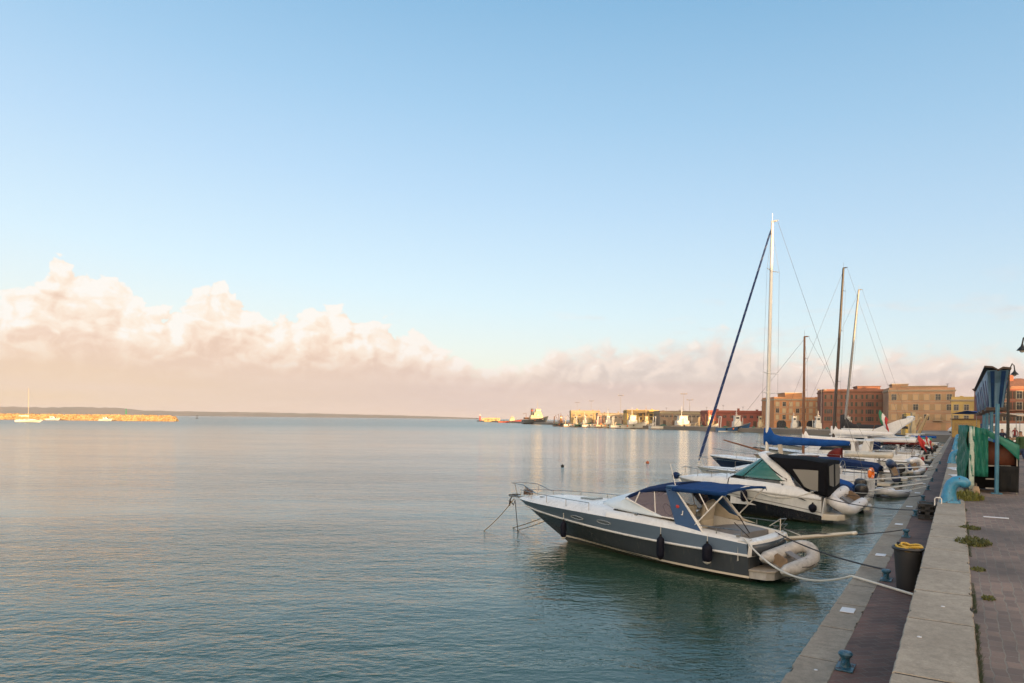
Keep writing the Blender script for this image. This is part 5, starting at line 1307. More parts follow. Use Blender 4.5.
mb = MB(); mb.grid([[(-.02 - .035 * math.sin(i * 2.2 + j * .5), -SW * .62 - SW * .40 * i / 5, .05 + (.74) * j / 5) for j in range(6)] for i in range(6)], True); mb.build('front_net', dark_net, o, solid=.006)
mb = MB(); mb.grid([[(.28, -SW * .38 - SW * .6 * i / 4, .80 + (.72 - .25 * i / 4) * j / 2) for j in range(3)] for i in range(5)], True); mb.build('rust_board', M('rust_red_board', (.14, .045, .022), .7, var=.25, dirt=.3), o, solid=.02)
mb = MB(); mb.grid([[(1.2, -SW * i / 2, .02 + 1.4 * j) for j in range(2)] for i in range(3)], False); mb.build('back_sheet', dark_net, o, solid=.01)
for z in (.40, .78, .13):
    mb = MB(); mb.box((.05, -SW * .62, z), (.05, SW * .50, .035)); mb.build('shelf_rail', M('pale_rail', (.30, .28, .25), .6, dirt=.3), o)
for x, y in ((.02, -.06), (.02, -SW + .02), (SD - .02, -.06), (SD - .02, -SW + .02)):
    mb = MB(); mb.tube([(x, y, 0), (x, y, SH - (.08 if y > -1 else .58))], .022, 6); mb.build('post', steel, o)
mb = MB(); mb.grid([[(-.05 + .006 * math.sin(j * 3.), -.02 - .13 * i / 3, .10 + (SH - .12) * j / 8) for j in range(9)] for i in range(4)], True); mb.build('plastic_strip', M('pale_plastic_strip', (.38, .46, .40), .35, var=.2, scale=9.), o, solid=.005)
o2 = thing('paper_bag', 'crumpled tan paper bag at the front corner of the tarp stall', 'bag', Q(22.95, -.42, Z_UP - .02), QH(20))
mb = MB(); mb.loft([[(.13 * k * math.cos(a) + .02 * math.sin(3 * a), .09 * k * math.sin(a), z) for a in [2 * math.pi * j / 10 for j in range(10)]] for z, k in ((0, 1.), (.08, 1.1), (.17, .9), (.24, .65))]); mb.build('bag_body', M('tan_paper', (.36, .25, .15), .85, var=.2), o2, smooth=False)
mb = MB(); mb.tube([(.05, .0, .22), (.06, 0, .33), (-.04, .0, .33), (-.05, 0, .22)], .008, 5); mb.build('handle', rope_tan, o2)

# blue steel shelter: inverted pyramid funnels on posts
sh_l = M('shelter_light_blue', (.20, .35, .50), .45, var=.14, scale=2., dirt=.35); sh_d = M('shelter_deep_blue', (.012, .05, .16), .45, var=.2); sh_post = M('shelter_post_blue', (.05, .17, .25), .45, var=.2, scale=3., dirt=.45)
sh_br = M('shelter_brown_edge', (.06, .038, .028), .7, var=.3)
shel = thing('blue_shelter', 'row of blue steel funnel canopies on slim blue posts above the stall', 'shelter', Q(23.7, -.92, Z_UP - .02), QH())
zt, zb2 = 3.50, 2.45
for k in range(4):
    x = k * 4.15; xp = x
    mb = MB(); mb.tube([(x, 0, 0), (x, 0, zb2 + .1)], .052, 10); p_ = mb.build('post', sh_post, shel)
    mb = MB(); mb.box((x, 0, .015), (.26, .26, .03)); mb.build('foot_plate', sh_post, p_, bevel=.005)
    # funnel: pleated inverted frustum, wide along the quay
    L1, L0, W1, W0 = (2.02, 1.15, .26, .16)
    x = xp + 1.9; mb = MB()
    def ring(hl, hw, z, fold):
        out = []; n1, n2 = 18, 6
        for i in range(n1): out.append((x - hl + 2 * hl * i / n1, hw - (fold if i % 2 else 0), z))
        for i in range(n2): out.append((x + hl - (fold if i % 2 else 0), hw - 2 * hw * i / n2, z))
        for i in range(n1): out.append((x + hl - 2 * hl * i / n1, -hw + (fold if i % 2 else 0), z))
        for i in range(n2): out.append((x - hl + (fold if i % 2 else 0), -hw + 2 * hw * i / n2, z))
        return out
    mb.loft([ring(L0, W0, zb2, .015), ring(L1 * .8, W1 * .82, zb2 + .72, .03), ring(L1, W1, zt, .035)], False); f = mb.build('funnel', sh_l, shel)
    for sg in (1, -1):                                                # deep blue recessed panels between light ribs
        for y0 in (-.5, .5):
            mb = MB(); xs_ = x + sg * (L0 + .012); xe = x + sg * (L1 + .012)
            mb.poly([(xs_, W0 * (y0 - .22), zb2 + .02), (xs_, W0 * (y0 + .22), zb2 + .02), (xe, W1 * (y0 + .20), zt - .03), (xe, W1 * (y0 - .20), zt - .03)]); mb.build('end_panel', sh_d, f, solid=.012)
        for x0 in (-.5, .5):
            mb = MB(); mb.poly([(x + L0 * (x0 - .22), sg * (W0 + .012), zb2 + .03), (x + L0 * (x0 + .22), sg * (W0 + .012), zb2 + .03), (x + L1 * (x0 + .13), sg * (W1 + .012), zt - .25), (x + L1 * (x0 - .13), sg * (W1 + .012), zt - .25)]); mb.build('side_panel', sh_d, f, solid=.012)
    mb = MB(); mb.box((x, 0, zb2 - .03), (2 * L0 + .2, 2 * W0 + .16, .09)); mb.build('collar', sh_br, f)
mb = MB(); mb.prism([(-.30, zt + .01), (-.30, zt + .06), (-.11, zt + .09), (0, zt + .02), (.13, zt + .11), (.32, zt + .13), (.32, zt + .08), (.12, zt + .06), (0, zt - .03), (-.11, zt + .03)], 'x', -.22, 3 * 4.15 + 4.0); mb.build('roof_sheet', sh_br, shel)

# swan neck street lamps
lamp_m = M('lamp_dark_iron', (.03, .03, .028), .5, .4, var=.2)
def street_lamp(label, x, y, arm, h, rz):
    o = thing('street_lamp', label, 'street lamp', (x, y, Z_UP - .02), rz, 'swan neck street lamps')
    mb = MB(); mb.lathe([(.16, 0), (.16, .3), (.09, .4), (.075, 1.), (.055, h)], n=12); mb.build('pole', lamp_m, o)
    mb = MB(); mb.tube([(0, 0, h - .6), (-arm * .25, 0, h + .15), (-arm * .6, 0, h + .38), (-arm * .9, 0, h + .28), (-arm, 0, h + .05)], .028, 6); mb.build('arm', lamp_m, o)
    mb = MB(); mb.lathe([(.18, -.20), (.185, -.19), (.125, -.11), (.06, -.04), (.035, .04), (.02, .06)], (-arm, 0, h), 16); s_ = mb.build('lamp_shade', lamp_m, o)
    mb = MB(); mb.ball((-arm, 0, h - .22), .085, (1, 1, .8), 10, 6); mb.build('bulb', M('lamp_glass', (.5, .48, .42), .3), s_)
street_lamp('nearer swan neck lamp with bell shade at the right edge of the view', (1033 - 512) / 683 * 26.5, 26.5, .45, 5.05, 0)
street_lamp('farther swan neck lamp whose bell shade shows behind the blue shelter', (1008 - 512) / 683 * 36., 36., -.32, 4.80, 0)

# people and traders' things on the street behind
def person(label, p, rz, shirt, legs, hgt=1.72, skin=(.32, .19, .13), hair=(.02, .015, .012), stride=.1, shorts=False, arms=.1):
    o = thing('person', label, 'person', p, rz, None)
    k = hgt / 1.75; me = bpy.data.meshes.new('body')
    V = [(0, 0, .95), (0, 0, 1.12), (0, 0, 1.32), (0, 0, 1.44), (.01, 0, 1.53), (.03, 0, 1.62), (.02, 0, 1.72)]
    rr = [(.15, .12), (.14, .10), (.17, .11), (.13, .09), (.055, .055), (.088, .078), (.075, .07)]
    E_ = [(0, 1), (1, 2), (2, 3), (3, 4), (4, 5), (5, 6)]
    for sg in (1, -1):
        s_ = stride * sg; b = len(V)
        V += [(0, sg * .09, .88), (s_ * .5, sg * .10, .50), (s_, sg * .10, .09), (s_ + .13, sg * .11, .035)]; rr += [(.095, .095), (.062, .062), (.042, .042), (.04, .035)]
        E_ += [(0, b), (b, b + 1), (b + 1, b + 2), (b + 2, b + 3)]
        b = len(V); a_ = arms * sg
        V += [(0, sg * .19, 1.40), (-a_ * .5, sg * .25, 1.14), (-a_ + .08, sg * .24, .90), (-a_ + .10, sg * .235, .80)]; rr += [(.06, .06), (.045, .045), (.033, .033), (.036, .022)]
        E_ += [(3, b), (b, b + 1), (b + 1, b + 2), (b + 2, b + 3)]
    me.from_pydata([tuple(c * k for c in v) for v in V], E_, []); ob = bpy.data.objects.new('body', me); COL.objects.link(ob); ob.parent = o
    sk = ob.modifiers.new('skin', 'SKIN'); ob.modifiers.new('sub', 'SUBSURF').render_levels = 1
    for i, r_ in enumerate(rr): me.skin_vertices[0].data[i].radius = (r_[0] * k, r_[1] * k)
    me.skin_vertices[0].data[0].use_root = True
    # clothes follow the body: shirt above the waist, trousers below, by height on one surface
    m, t, bb = pbsdf('person_clothes'); oc = t.add('ShaderNodeTexCoord').outputs['Object']; x, y, z = t.xyz(oc)
    c = t.mix(t.math('GREATER_THAN', z, 1.47 * k), t.mix(t.math('GREATER_THAN', z, .93 * k), legs, shirt), skin)
    c = t.mix(t.math('GREATER_THAN', z, (1.66 if True else 9) * k), c, hair)
    if shorts: c = t.mix(t.math('LESS_THAN', z, .48 * k), c, skin)
    c = t.mix(t.math('LESS_THAN', z, .07 * k), c, (.03, .03, .03)); hand = t.math('MULTIPLY', t.math('LESS_THAN', z, .90 * k), t.math('GREATER_THAN', t.math('ABSOLUTE', y), .205 * k)); c = t.mix(hand, c, skin)
    t.put(bb.inputs['Base Color'], c); bb.inputs['Roughness'].default_value = .8; me.materials.append(m)
    return o
ZS = Z_UP - .02
def SP(px, Y): return Vector(((px - 512) / 683 * Y, Y, ZS))
person('person in dark blue clothes standing among the market tables', SP(1002.5, 44), R(200), (.012, .016, .04), (.015, .018, .035))
person('person in green top and blue shorts at the right edge of the view', SP(1021, 30), R(100), (.03, .07, .025), (.02, .04, .10), shorts=True, stride=.22)
person('person in white shirt farther down the market street', SP(1009, 60), R(30), (.5, .5, .5), (.03, .035, .06))
person('person in red top near the parked van', SP(1015, 66), R(250), (.25, .03, .03), (.04, .04, .05))
def market_table(label, p, rz, cloth, wares, L=1.9):
    o = thing('market_table', label, 'market table', p, rz, 'market tables on the street')
    mb = MB(); mb.box((0, 0, .78), (L, .9, .05)); mb.build('table_top', teak, o)
    mb = MB(); mb.grid([[(-L / 2 + L * i / 10, -.47 - .02 * math.sin(i * 1.9), .80 - .6 * j / 2) for j in range(3)] for i in range(11)], True); mb.build('table_cloth', cloth, o, solid=.006)
    for x in (-L / 2 + .1, L / 2 - .1):
        for y in (-.38, .38): mb = MB(); mb.tube([(x, y, 0), (x, y, .78)], .025, 6); mb.build('leg', steel, o)
    r2 = random.Random(int(p[0] * 10)); mb = MB()
    for k in range(9): mb.box((-L / 2 + .15 + (L - .3) * k / 8, r2.uniform(-.25, .25), .80 + .09), (.17, r2.uniform(.2, .4), r2.uniform(.1, .24)), (0, 0, r2.uniform(-.4, .4)))
    mb.build('wares', wares, o)
market_table('market table heaped with rust coloured goods behind the shelter posts', SP(1008, 40), R(20), M('brown_table_cloth', (.10, .05, .03), .85), M('rust_goods', (.20, .06, .03), .8, var=.5, scale=20.))
market_table('market table with white cloth and boxes farther along the street', SP(1013, 52), R(30), white_cloth, M('mixed_boxes', (.3, .2, .12), .7, var=.6, scale=12.))
market_table('market table with blue cloth near the dark dressed person', SP(985, 58), R(25), blue_cloth, M('pale_goods', (.4, .38, .35), .7, var=.4, scale=12.))
def awning(label, p, rz, w, dep, h, cloth, name='market_awning'):
    o = thing(name, label, 'awning', p, rz, 'market awnings on the street')
    mb = MB(); mb.grid([[(-w / 2 + w * i / 8, -dep / 2 + dep * j / 4, h - .28 * abs(j / 4 - .5) * 2 - .03 * math.sin(math.pi * i / 8)) for j in range(5)] for i in range(9)], True); mb.build('roof_cloth', cloth, o, solid=.012)
    for x in (-w / 2 + .05, w / 2 - .05):
        for y in (-dep / 2 + .05, dep / 2 - .05): mb = MB(); mb.tube([(x, y, 0), (x, y, h - .28)], .03, 6); mb.build('pole', steel, o)
awning('blue market awning just behind the shelter posts', SP(980, 70), R(33), 5.5, 3., 3.3, blue_cloth)
awning('orange and cream awning at the far right of the market', SP(1018, 62), R(20), 4., 3., 3.0, M('cream_awning', (.52, .40, .28), .85, var=.15))
# ochre kiosk box behind the stall
o = thing('ochre_kiosk', 'ochre panelled kiosk with flat roof at the far end of the kerb', 'kiosk', Q(120., -.9, ZS), QH())
mb = MB(); mb.box((0, 0, 1.3), (4.2, 3.4, 2.6)); mb.build('wall', M('ochre_panel', (.30, .20, .06), .7, var=.15, dirt=.3), o, bevel=.03)
mb = MB(); mb.box((0, 0, 2.68), (4.6, 3.8, .14)); mb.build('roof', M('kiosk_brown_edge', (.08, .05, .03), .7), o)
mb = MB(); mb.box((-2.12, .3, 1.55), (.05, 2.2, 1.1)); mb.build('shutter', M('ochre_shutter', (.24, .15, .05), .6, var=.2), o)

# parked vehicles at the end of the street
def vehicle(label, p, rz, body, van=True, name='parked_van', cat='van'):
    o = thing(name, label, cat, p, rz, 'vehicles parked along the street')
    if van: prof = [(-2.4, .35), (2.45, .35), (2.5, .75), (2.35, 1.05), (1.75, 1.2), (1.15, 1.95), (.9, 2.05), (-2.3, 2.1), (-2.45, 1.9)]
    else: prof = [(-2.0, .3), (2.0, .3), (2.05, .6), (1.9, .82), (1.0, .95), (.35, 1.42), (-.9, 1.46), (-1.6, 1.0), (-2.0, .9), (-2.05, .6)]
    W_ = .92 if van else .84; mb = MB(); secs = []
    for y, k in ((-W_, .93), (-W_ * .92, 1.), (W_ * .92, 1.), (W_, .93)): secs.append([(x * (1 if k == 1. else .985), y * (1 - .12 * max(0, (z - 1.) / 1.2)), .35 + (z - .35) * k) for x, z in prof])
    mb.loft(secs, False); mb.build('body', body, o, bevel=.04)
    for sg in (1, -1):
        w = W_ * (.975 if van else .95) + .012; mb = MB()
        o_ = [(.95, 1.15), (1.62, 1.2), (1.08, 1.8), (.5, 1.84), (.5, 1.15)] if van else [(.85, .95), (.35, 1.34), (-.85, 1.38), (-1.35, 1.0)]
        mb.poly([(x, sg * w * (1 - .07 * max(0, z - 1.)), z) for x, z in o_]); mb.build('side_window', glass_dark, o, solid=.02)
        for x in (-1.55, 1.5) if van else (-1.3, 1.3):
            mb = MB(); mb.lathe([(.2, -.1), (.32, -.1), (.34, -.06), (.34, .06), (.32, .1), (.2, .1)], (x, sg * (W_ - .1), .34), 16, 'y'); wl = mb.build('wheel', black_rubber, o)
            mb = MB(); mb.lathe([(.02, .0), (.19, 0), (.2, .03), (.02, .05)], (x, sg * (W_ + .0) - .03, .34), 12, 'y'); mb.build('rim', alu, wl)
        mb = MB(); mb.box((2.42 if van else 1.98, sg * .65, .8 if van else .68), (.1, .28, .16)); mb.build('headlight', glass_grey, o, bevel=.03)
        mb = MB(); mb.box((-2.42 if van else -2.0, sg * .72, 1.0 if van else .82), (.06, .14, .3)); mb.build('tail_light', red_pl, o)
    mb = MB(); mb.poly([(1.70, .74, 1.26), (1.70, -.74, 1.26), (1.22, -.68, 1.88), (1.22, .68, 1.88)] if van else [(.97, .7, 1.0), (.97, -.7, 1.0), (.42, -.62, 1.38), (.42, .62, 1.38)]); mb.build('windscreen', glass_dark, o, solid=.03)
vehicle('white van parked beyond the market tables', SP(1003, 78), R(150), gel_white)
vehicle('dark grey car parked beside the white van', SP(1012, 88), R(60), gel_slate, False, 'parked_car', 'car')
vehicle('blue van parked by the yellow house', SP(985, 120), R(120), gel_navy)
vehicle('silver car parked at the end of the quay street', SP(958, 150), R(20), alu, False, 'parked_car', 'car')
# ------------------------------------------------------------------ buildings round the harbour
def plaster(name, col, k=.25):
    return M(name, col, .9, var=k, scale=.18, dirt=.35)
win_dark = M('far_window_glass', (.03, .035, .04), .25, var=.3)
shut_g = M('green_shutter', (.035, .055, .04), .7); shut_b = M('brown_shutter', (.07, .045, .03), .7); frame_w = M('pale_stone_frame', (.36, .30, .22), .8)
def house(label, cx, cy, w, dep, h, rz, wall, rows, cols, roof=None, cornice=None, ww=1.1, wh=1.7, ground=3.6, shutter=None, frame=None, attic=None, band=True, flat=True, balc=(), name='town_house', cat='building', arcade=False, sides=True, z0=1.5, blind=None):
    """facade on local -y; windows as parts with their pane as a sub-part"""
    o = thing(name, label, cat, (cx, cy, z0), rz)
    mb = MB(); mb.box((0, dep / 2, h / 2 - .5), (w, dep, h + 1.)); wl = mb.build('wall', wall, o)
    cm = cornice or frame_w
    mb = MB(); mb.box((0, dep / 2, h - .12), (w + .7, dep + .7, .28)); mb.box((0, dep / 2, h - .42), (w + .35, dep + .35, .30)); mb.build('cornice', cm, o)
    if roof:
        mb = MB(); e = .45; a = [(-w / 2 - e, -e, h + .02), (w / 2 + e, -e, h + .02), (w / 2 + e, dep + e, h + .02), (-w / 2 - e, dep + e, h + .02)]; r1 = (-w / 2 + dep * .45, dep / 2, h + dep * .16); r2_ = (w / 2 - dep * .45, dep / 2, h + dep * .16)
        i = [mb.vert(p) for p in a + [r1, r2_]]; mb.face((i[0], i[1], i[5], i[4])); mb.face((i[1], i[2], i[5])); mb.face((i[2], i[3], i[4], i[5])); mb.face((i[3], i[0], i[4])); mb.face((i[3], i[2], i[1], i[0])); mb.build('roof', roof, o)
    else:
        mb = MB()
        for x, y, sx, sy in ((0, .12, w, .24), (0, dep - .12, w, .24), (-w / 2 + .12, dep / 2, .24, dep - .5), (w / 2 - .12, dep / 2, .24, dep - .5)): mb.box((x, y, h + .42), (sx, sy, .8))
        mb.build('parapet', wall, o)
    if band:
        for r_ in range(1, rows + 1):
            z = ground + (h - ground - .6) * (r_ - 1) / rows
            if r_ == 1 or rows > 2: mb = MB(); mb.box((0, -.06, z - .05), (w + .1, .14, .22)); mb.build('string_course', cm, o)
    fh = (h - ground - .6) / rows; kinds = [None, None]; rw = random.Random(int(w * 100))
    for r_ in range(rows):
        for c_ in range(cols):
            x = -w / 2 + w * (c_ + .5) / cols; z = ground + fh * (r_ + .45); ki = 1 if (blind and rw.random() < .72) else 0
            if kinds[ki] is None:
                mb = MB(); f_ = .16
                mb.box((-ww / 2 - f_ / 2, -.05, 0), (f_, .16, wh + 2 * f_)); mb.box((ww / 2 + f_ / 2, -.05, 0), (f_, .16, wh + 2 * f_)); mb.box((0, -.05, wh / 2 + f_ / 2), (ww, .16, f_)); mb.box((0, -.08, -wh / 2 - f_ / 2), (ww, .24, f_))
                proto = kinds[ki] = mb.build('window', frame or frame_w, o, loc=(x, 0, z))
                mb = MB(); mb.box((0, -.012, 0), (ww, .024, wh)); pn = mb.build('blind' if ki else 'pane', blind if ki else win_dark, proto)
                if not ki: mb = MB(); mb.box((0, -.035, 0), (.06, .05, wh)); mb.box((0, -.034, wh * .16), (ww, .045, .06)); mb.build('sash', frame or frame_w, proto)
                if shutter:
                    for sg in (1, -1): mb = MB(); mb.box((sg * (ww * .75 + .18), -.05, 0), (ww * .48, .09, wh)); mb.build('shutter', shutter, proto)
            else:
                c = copy_tree(kinds[ki], o); c.location = (x, 0, z)
    # roof clutter: chimneys and aerials
    for k in range(max(2, int(w / 9))):
        x = -w / 2 + w * (k + rw.uniform(.2, .8)) / max(2, int(w / 9)); y = dep * rw.uniform(.3, .7); hh = rw.uniform(.9, 1.7) + (dep * .1 if roof else 0)
        mb = MB(); mb.box((x, y, h + hh / 2), (.8, .8, hh)); mb.box((x, y, h + hh + .08), (1.0, 1.0, .16)); mb.build('chimney', wall, o)
        if rw.random() < .6:
            ax = x + rw.uniform(1.5, 3); mb = MB(); ah = rw.uniform(2., 3.4) + (dep * .1 if roof else 0); mb.tube([(ax, y, h), (ax, y, h + ah)], .04, 5)
            for q_ in range(4): mb.tube([(ax - .6 + .1 * q_, y, h + ah - .18 * q_), (ax + .6 - .1 * q_, y, h + ah - .18 * q_)], .02, 4)
            mb.build('aerial', lamp_m, o)
    # ground floor openings
    n = max(2, cols // 2)
    for c_ in range(n):
        x = -w / 2 + w * (c_ + .5) / n; mb = MB()
        if arcade:
            R_ = w / n * .32; pts = [(x - R_, 0.), (x + R_, 0.)] + [(x + R_ * math.cos(a), ground * .52 + R_ * math.sin(a) * .8) for a in [math.pi * k / 8 for k in range(9)]]
            mb.prism(pts, 'y', -.04, .02); mb.build('archway', win_dark, o)
        else: mb.box((x, -.02, 1.3), (1.5, .06, 2.6)); mb.build('door', shutter or shut_b, o)
    for r_, c_, k in balc:
        x = -w / 2 + w * (c_ + .5) / cols; z = ground + fh * (r_ + .45) - wh / 2 - .15; L = w / cols * k
        mb = MB(); mb.box((x, -.55, z), (L, 1.0, .16)); b_ = mb.build('balcony', cm, o)
        mb = MB(); mb.box((x, -1.02, z + .95), (L, .05, .06))
        for j in range(int(L / .25)): mb.box((x - L / 2 + .12 + j * .25, -1.02, z + .5), (.03, .03, .88))
        mb.build('railing', lamp_m, b_)
    if attic:
        for ax, aw, ah, ad in attic:
            mb = MB(); mb.box((ax, dep * .5, h + ah / 2), (aw, ad, ah)); mb.build('roof_storey', wall, o)
            mb = MB(); mb.box((ax, dep * .5, h + ah + .1), (aw + .6, ad + .6, .24)); mb.build('roof_storey_cornice', cm, o)
    return o
def pxs(a, b, Y): return ((a + b) / 2 - 512) / 683 * Y, (b - a) / 683 * Y
tile = M('terracotta_tiles', (.22, .095, .05), .9, var=.3, scale=1.5)
x, w = pxs(774, 834, 285); house('long orange palazzo with pale window frames and small roof tower', x, 285, w, 14, 12.0, 0, plaster('orange_plaster', (.44, .215, .10)), 3, 9, None, None, 1.3, 1.7, 3.2, None, None, [(-3.2, 7.2, 2.6, 8)], arcade=True, blind=M('pale_blind', (.46, .37, .23), .8, var=.1))
x, w = pxs(826, 892, 262); house('dark red brick house with block on its flat roof', x, 262, w, 15, 14.5, R(-16), plaster('dark_red_plaster', (.23, .10, .065)), 4, 7, None, M('brown_cornice', (.16, .075, .045), .85), 1.2, 1.6, 2.6, shut_g, M('brown_frame', (.18, .09, .06), .8), [(4.0, 8., 2.0, 8)], blind=M('brown_blind', (.20, .12, .08), .8, var=.2))
x, w = pxs(889, 953, 240); w *= .9; house('large tan block with tall pilasters and flat roof', x, 240, w, 16, 14.2, R(-22), plaster('tan_plaster', (.38, .225, .135)), 3, 6, None, None, 1.5, 2.0, 3.0, M('tan_shutter', (.32, .22, .12), .8), None, [(-6., 5., 2.2, 8), (1.5, 14., 1.4, 9)], balc=((0, 1, .9), (0, 4, .9)), blind=M('tan_blind', (.44, .30, .17), .8, var=.1))
x, w = pxs(951, 992, 200); w *= .84; house('yellow house with green shutters right of the tan block', x, 200, w, 12, 9.6, R(-33), plaster('yellow_plaster', (.46, .33, .12)), 2, 4, None, None, 1.1, 1.6, 2.6, None, None)
x, w = pxs(1003, 1062, 158); house('terracotta house with red tiled roof at the right edge', x, 158, w, 14, 11.3, R(-14), plaster('terracotta_plaster', (.27, .10, .065)), 3, 5, tile, M('terracotta_cornice', (.30, .16, .11), .85), 1.1, 1.7, 3.0, shut_b, None, balc=((1, 1, 2.4),))
x, w = pxs(708, 775, 300); house('long low dark red warehouse behind the blue hulled trawler', x, 300, w, 12, 6.4, 0, plaster('red_warehouse_wall', (.24, .075, .055)), 1, 10, None, M('red_eaves', (.18, .05, .035), .8), 1.4, 1.0, 3.4, None, M('red_brown_frame', (.2, .08, .06), .8), name='harbour_warehouse', band=False)
x, w = pxs(660, 714, 345); o = house('long grey market hall with pale flat roof behind the white trawlers', x, 345, w, 16, 6.6, 0, plaster('grey_hall_wall', (.20, .16, .12)), 1, 12, None, M('grey_green_roof_edge', (.30, .27, .18), .8), 1.6, .9, 3.6, None, M('grey_frame', (.24, .2, .16), .8), name='market_hall', band=False)
# yellow control building on a dark base
x, w = pxs(627, 659, 365); o = house('yellow harbour office with dark flat overhang above the trawlers', x, 365, w, 12, 7.2, 0, plaster('office_yellow', (.46, .34, .12)), 2, 6, None, M('office_dark_band', (.10, .075, .04), .8), 1.6, 1.2, 2.6, None, M('office_frame', (.25, .17, .05), .8), name='harbour_office', band=False)
mb = MB(); mb.box((-w * .18, -.9, 7.0), (w * .70, 1.8, 1.6)); mb.build('overhang', M('office_overhang', (.13, .10, .05), .8), o)
x, w = pxs(571, 600, 470); house('small grey harbour shed with yellow front left of the market hall', x, 470, w, 12, 8.0, 0, plaster('shed_tan', (.30, .24, .13)), 1, 5, None, None, 1.6, 1.0, 4., None, None, name='harbour_shed', band=False)
x, w = pxs(598, 628, 420); house('long low storage shed between the two harbour offices', x, 420, w, 10, 6.0, 0, plaster('shed_grey', (.22, .19, .15)), 1, 6, None, None, 1.6, .9, 3.2, None, None, name='harbour_shed', band=False)
x, w = pxs(484, 500, 800); house('long low yellow wall building at the pier end', x, 800, w, 6, 2.6, 0, plaster('pier_yellow', (.42, .32, .14)), 1, 5, None, None, 1.4, .7, .9, None, None, name='pier_building', band=False)
# the town behind the photographer and along the right of the street: its shadow lies over the whole quay
town_w = [plaster('town_ochre', (.34, .22, .10)), plaster('town_rose', (.30, .14, .09)), plaster('town_cream', (.42, .34, .22))]
names = ['ochre house at the near end of the street row', 'rose house second in the street row', 'cream house opposite the charcoal cruiser', 'ochre house opposite the tall masted sailing boat', 'rose house opposite the wooden ketch', 'cream house opposite the flybridge yacht', 'ochre house opposite the last small boats', 'rose house first beyond the boats on the street row', 'low cream house second beyond the boats on the street row', 'tall ochre house third beyond the terracotta house', 'tall rose house fourth beyond the terracotta house', 'tall cream house fifth beyond the terracotta house', 'tall ochre house at the far end of the street row']
for k in range(13):
    t_ = -96 + 36 * k; tall_ = k >= 7; p = Q(t_, -36 if k < 7 else -40)
    house(names[k], p.x, p.y, 36.5, 14, (13.2, 12.4, 13.8)[k % 3] if not tall_ else (9.5 if k == 8 else 12. if k == 7 else (19.5, 18.5, 19.)[k % 3]), QROT + math.pi, town_w[k % 3], 3 if k < 9 else 4, 6, tile, None, 1.2, 1.9, 4., (shut_g, shut_b, shut_g)[k % 3], None, name='street_house')
mb = MB(); mb.poly([(-140, -300, 1.2), (300, -300, 1.2), (300, -120, 1.2), (-140, -120, 1.2)]); tag(mb.build('square_ground', m_pave), kind='structure')

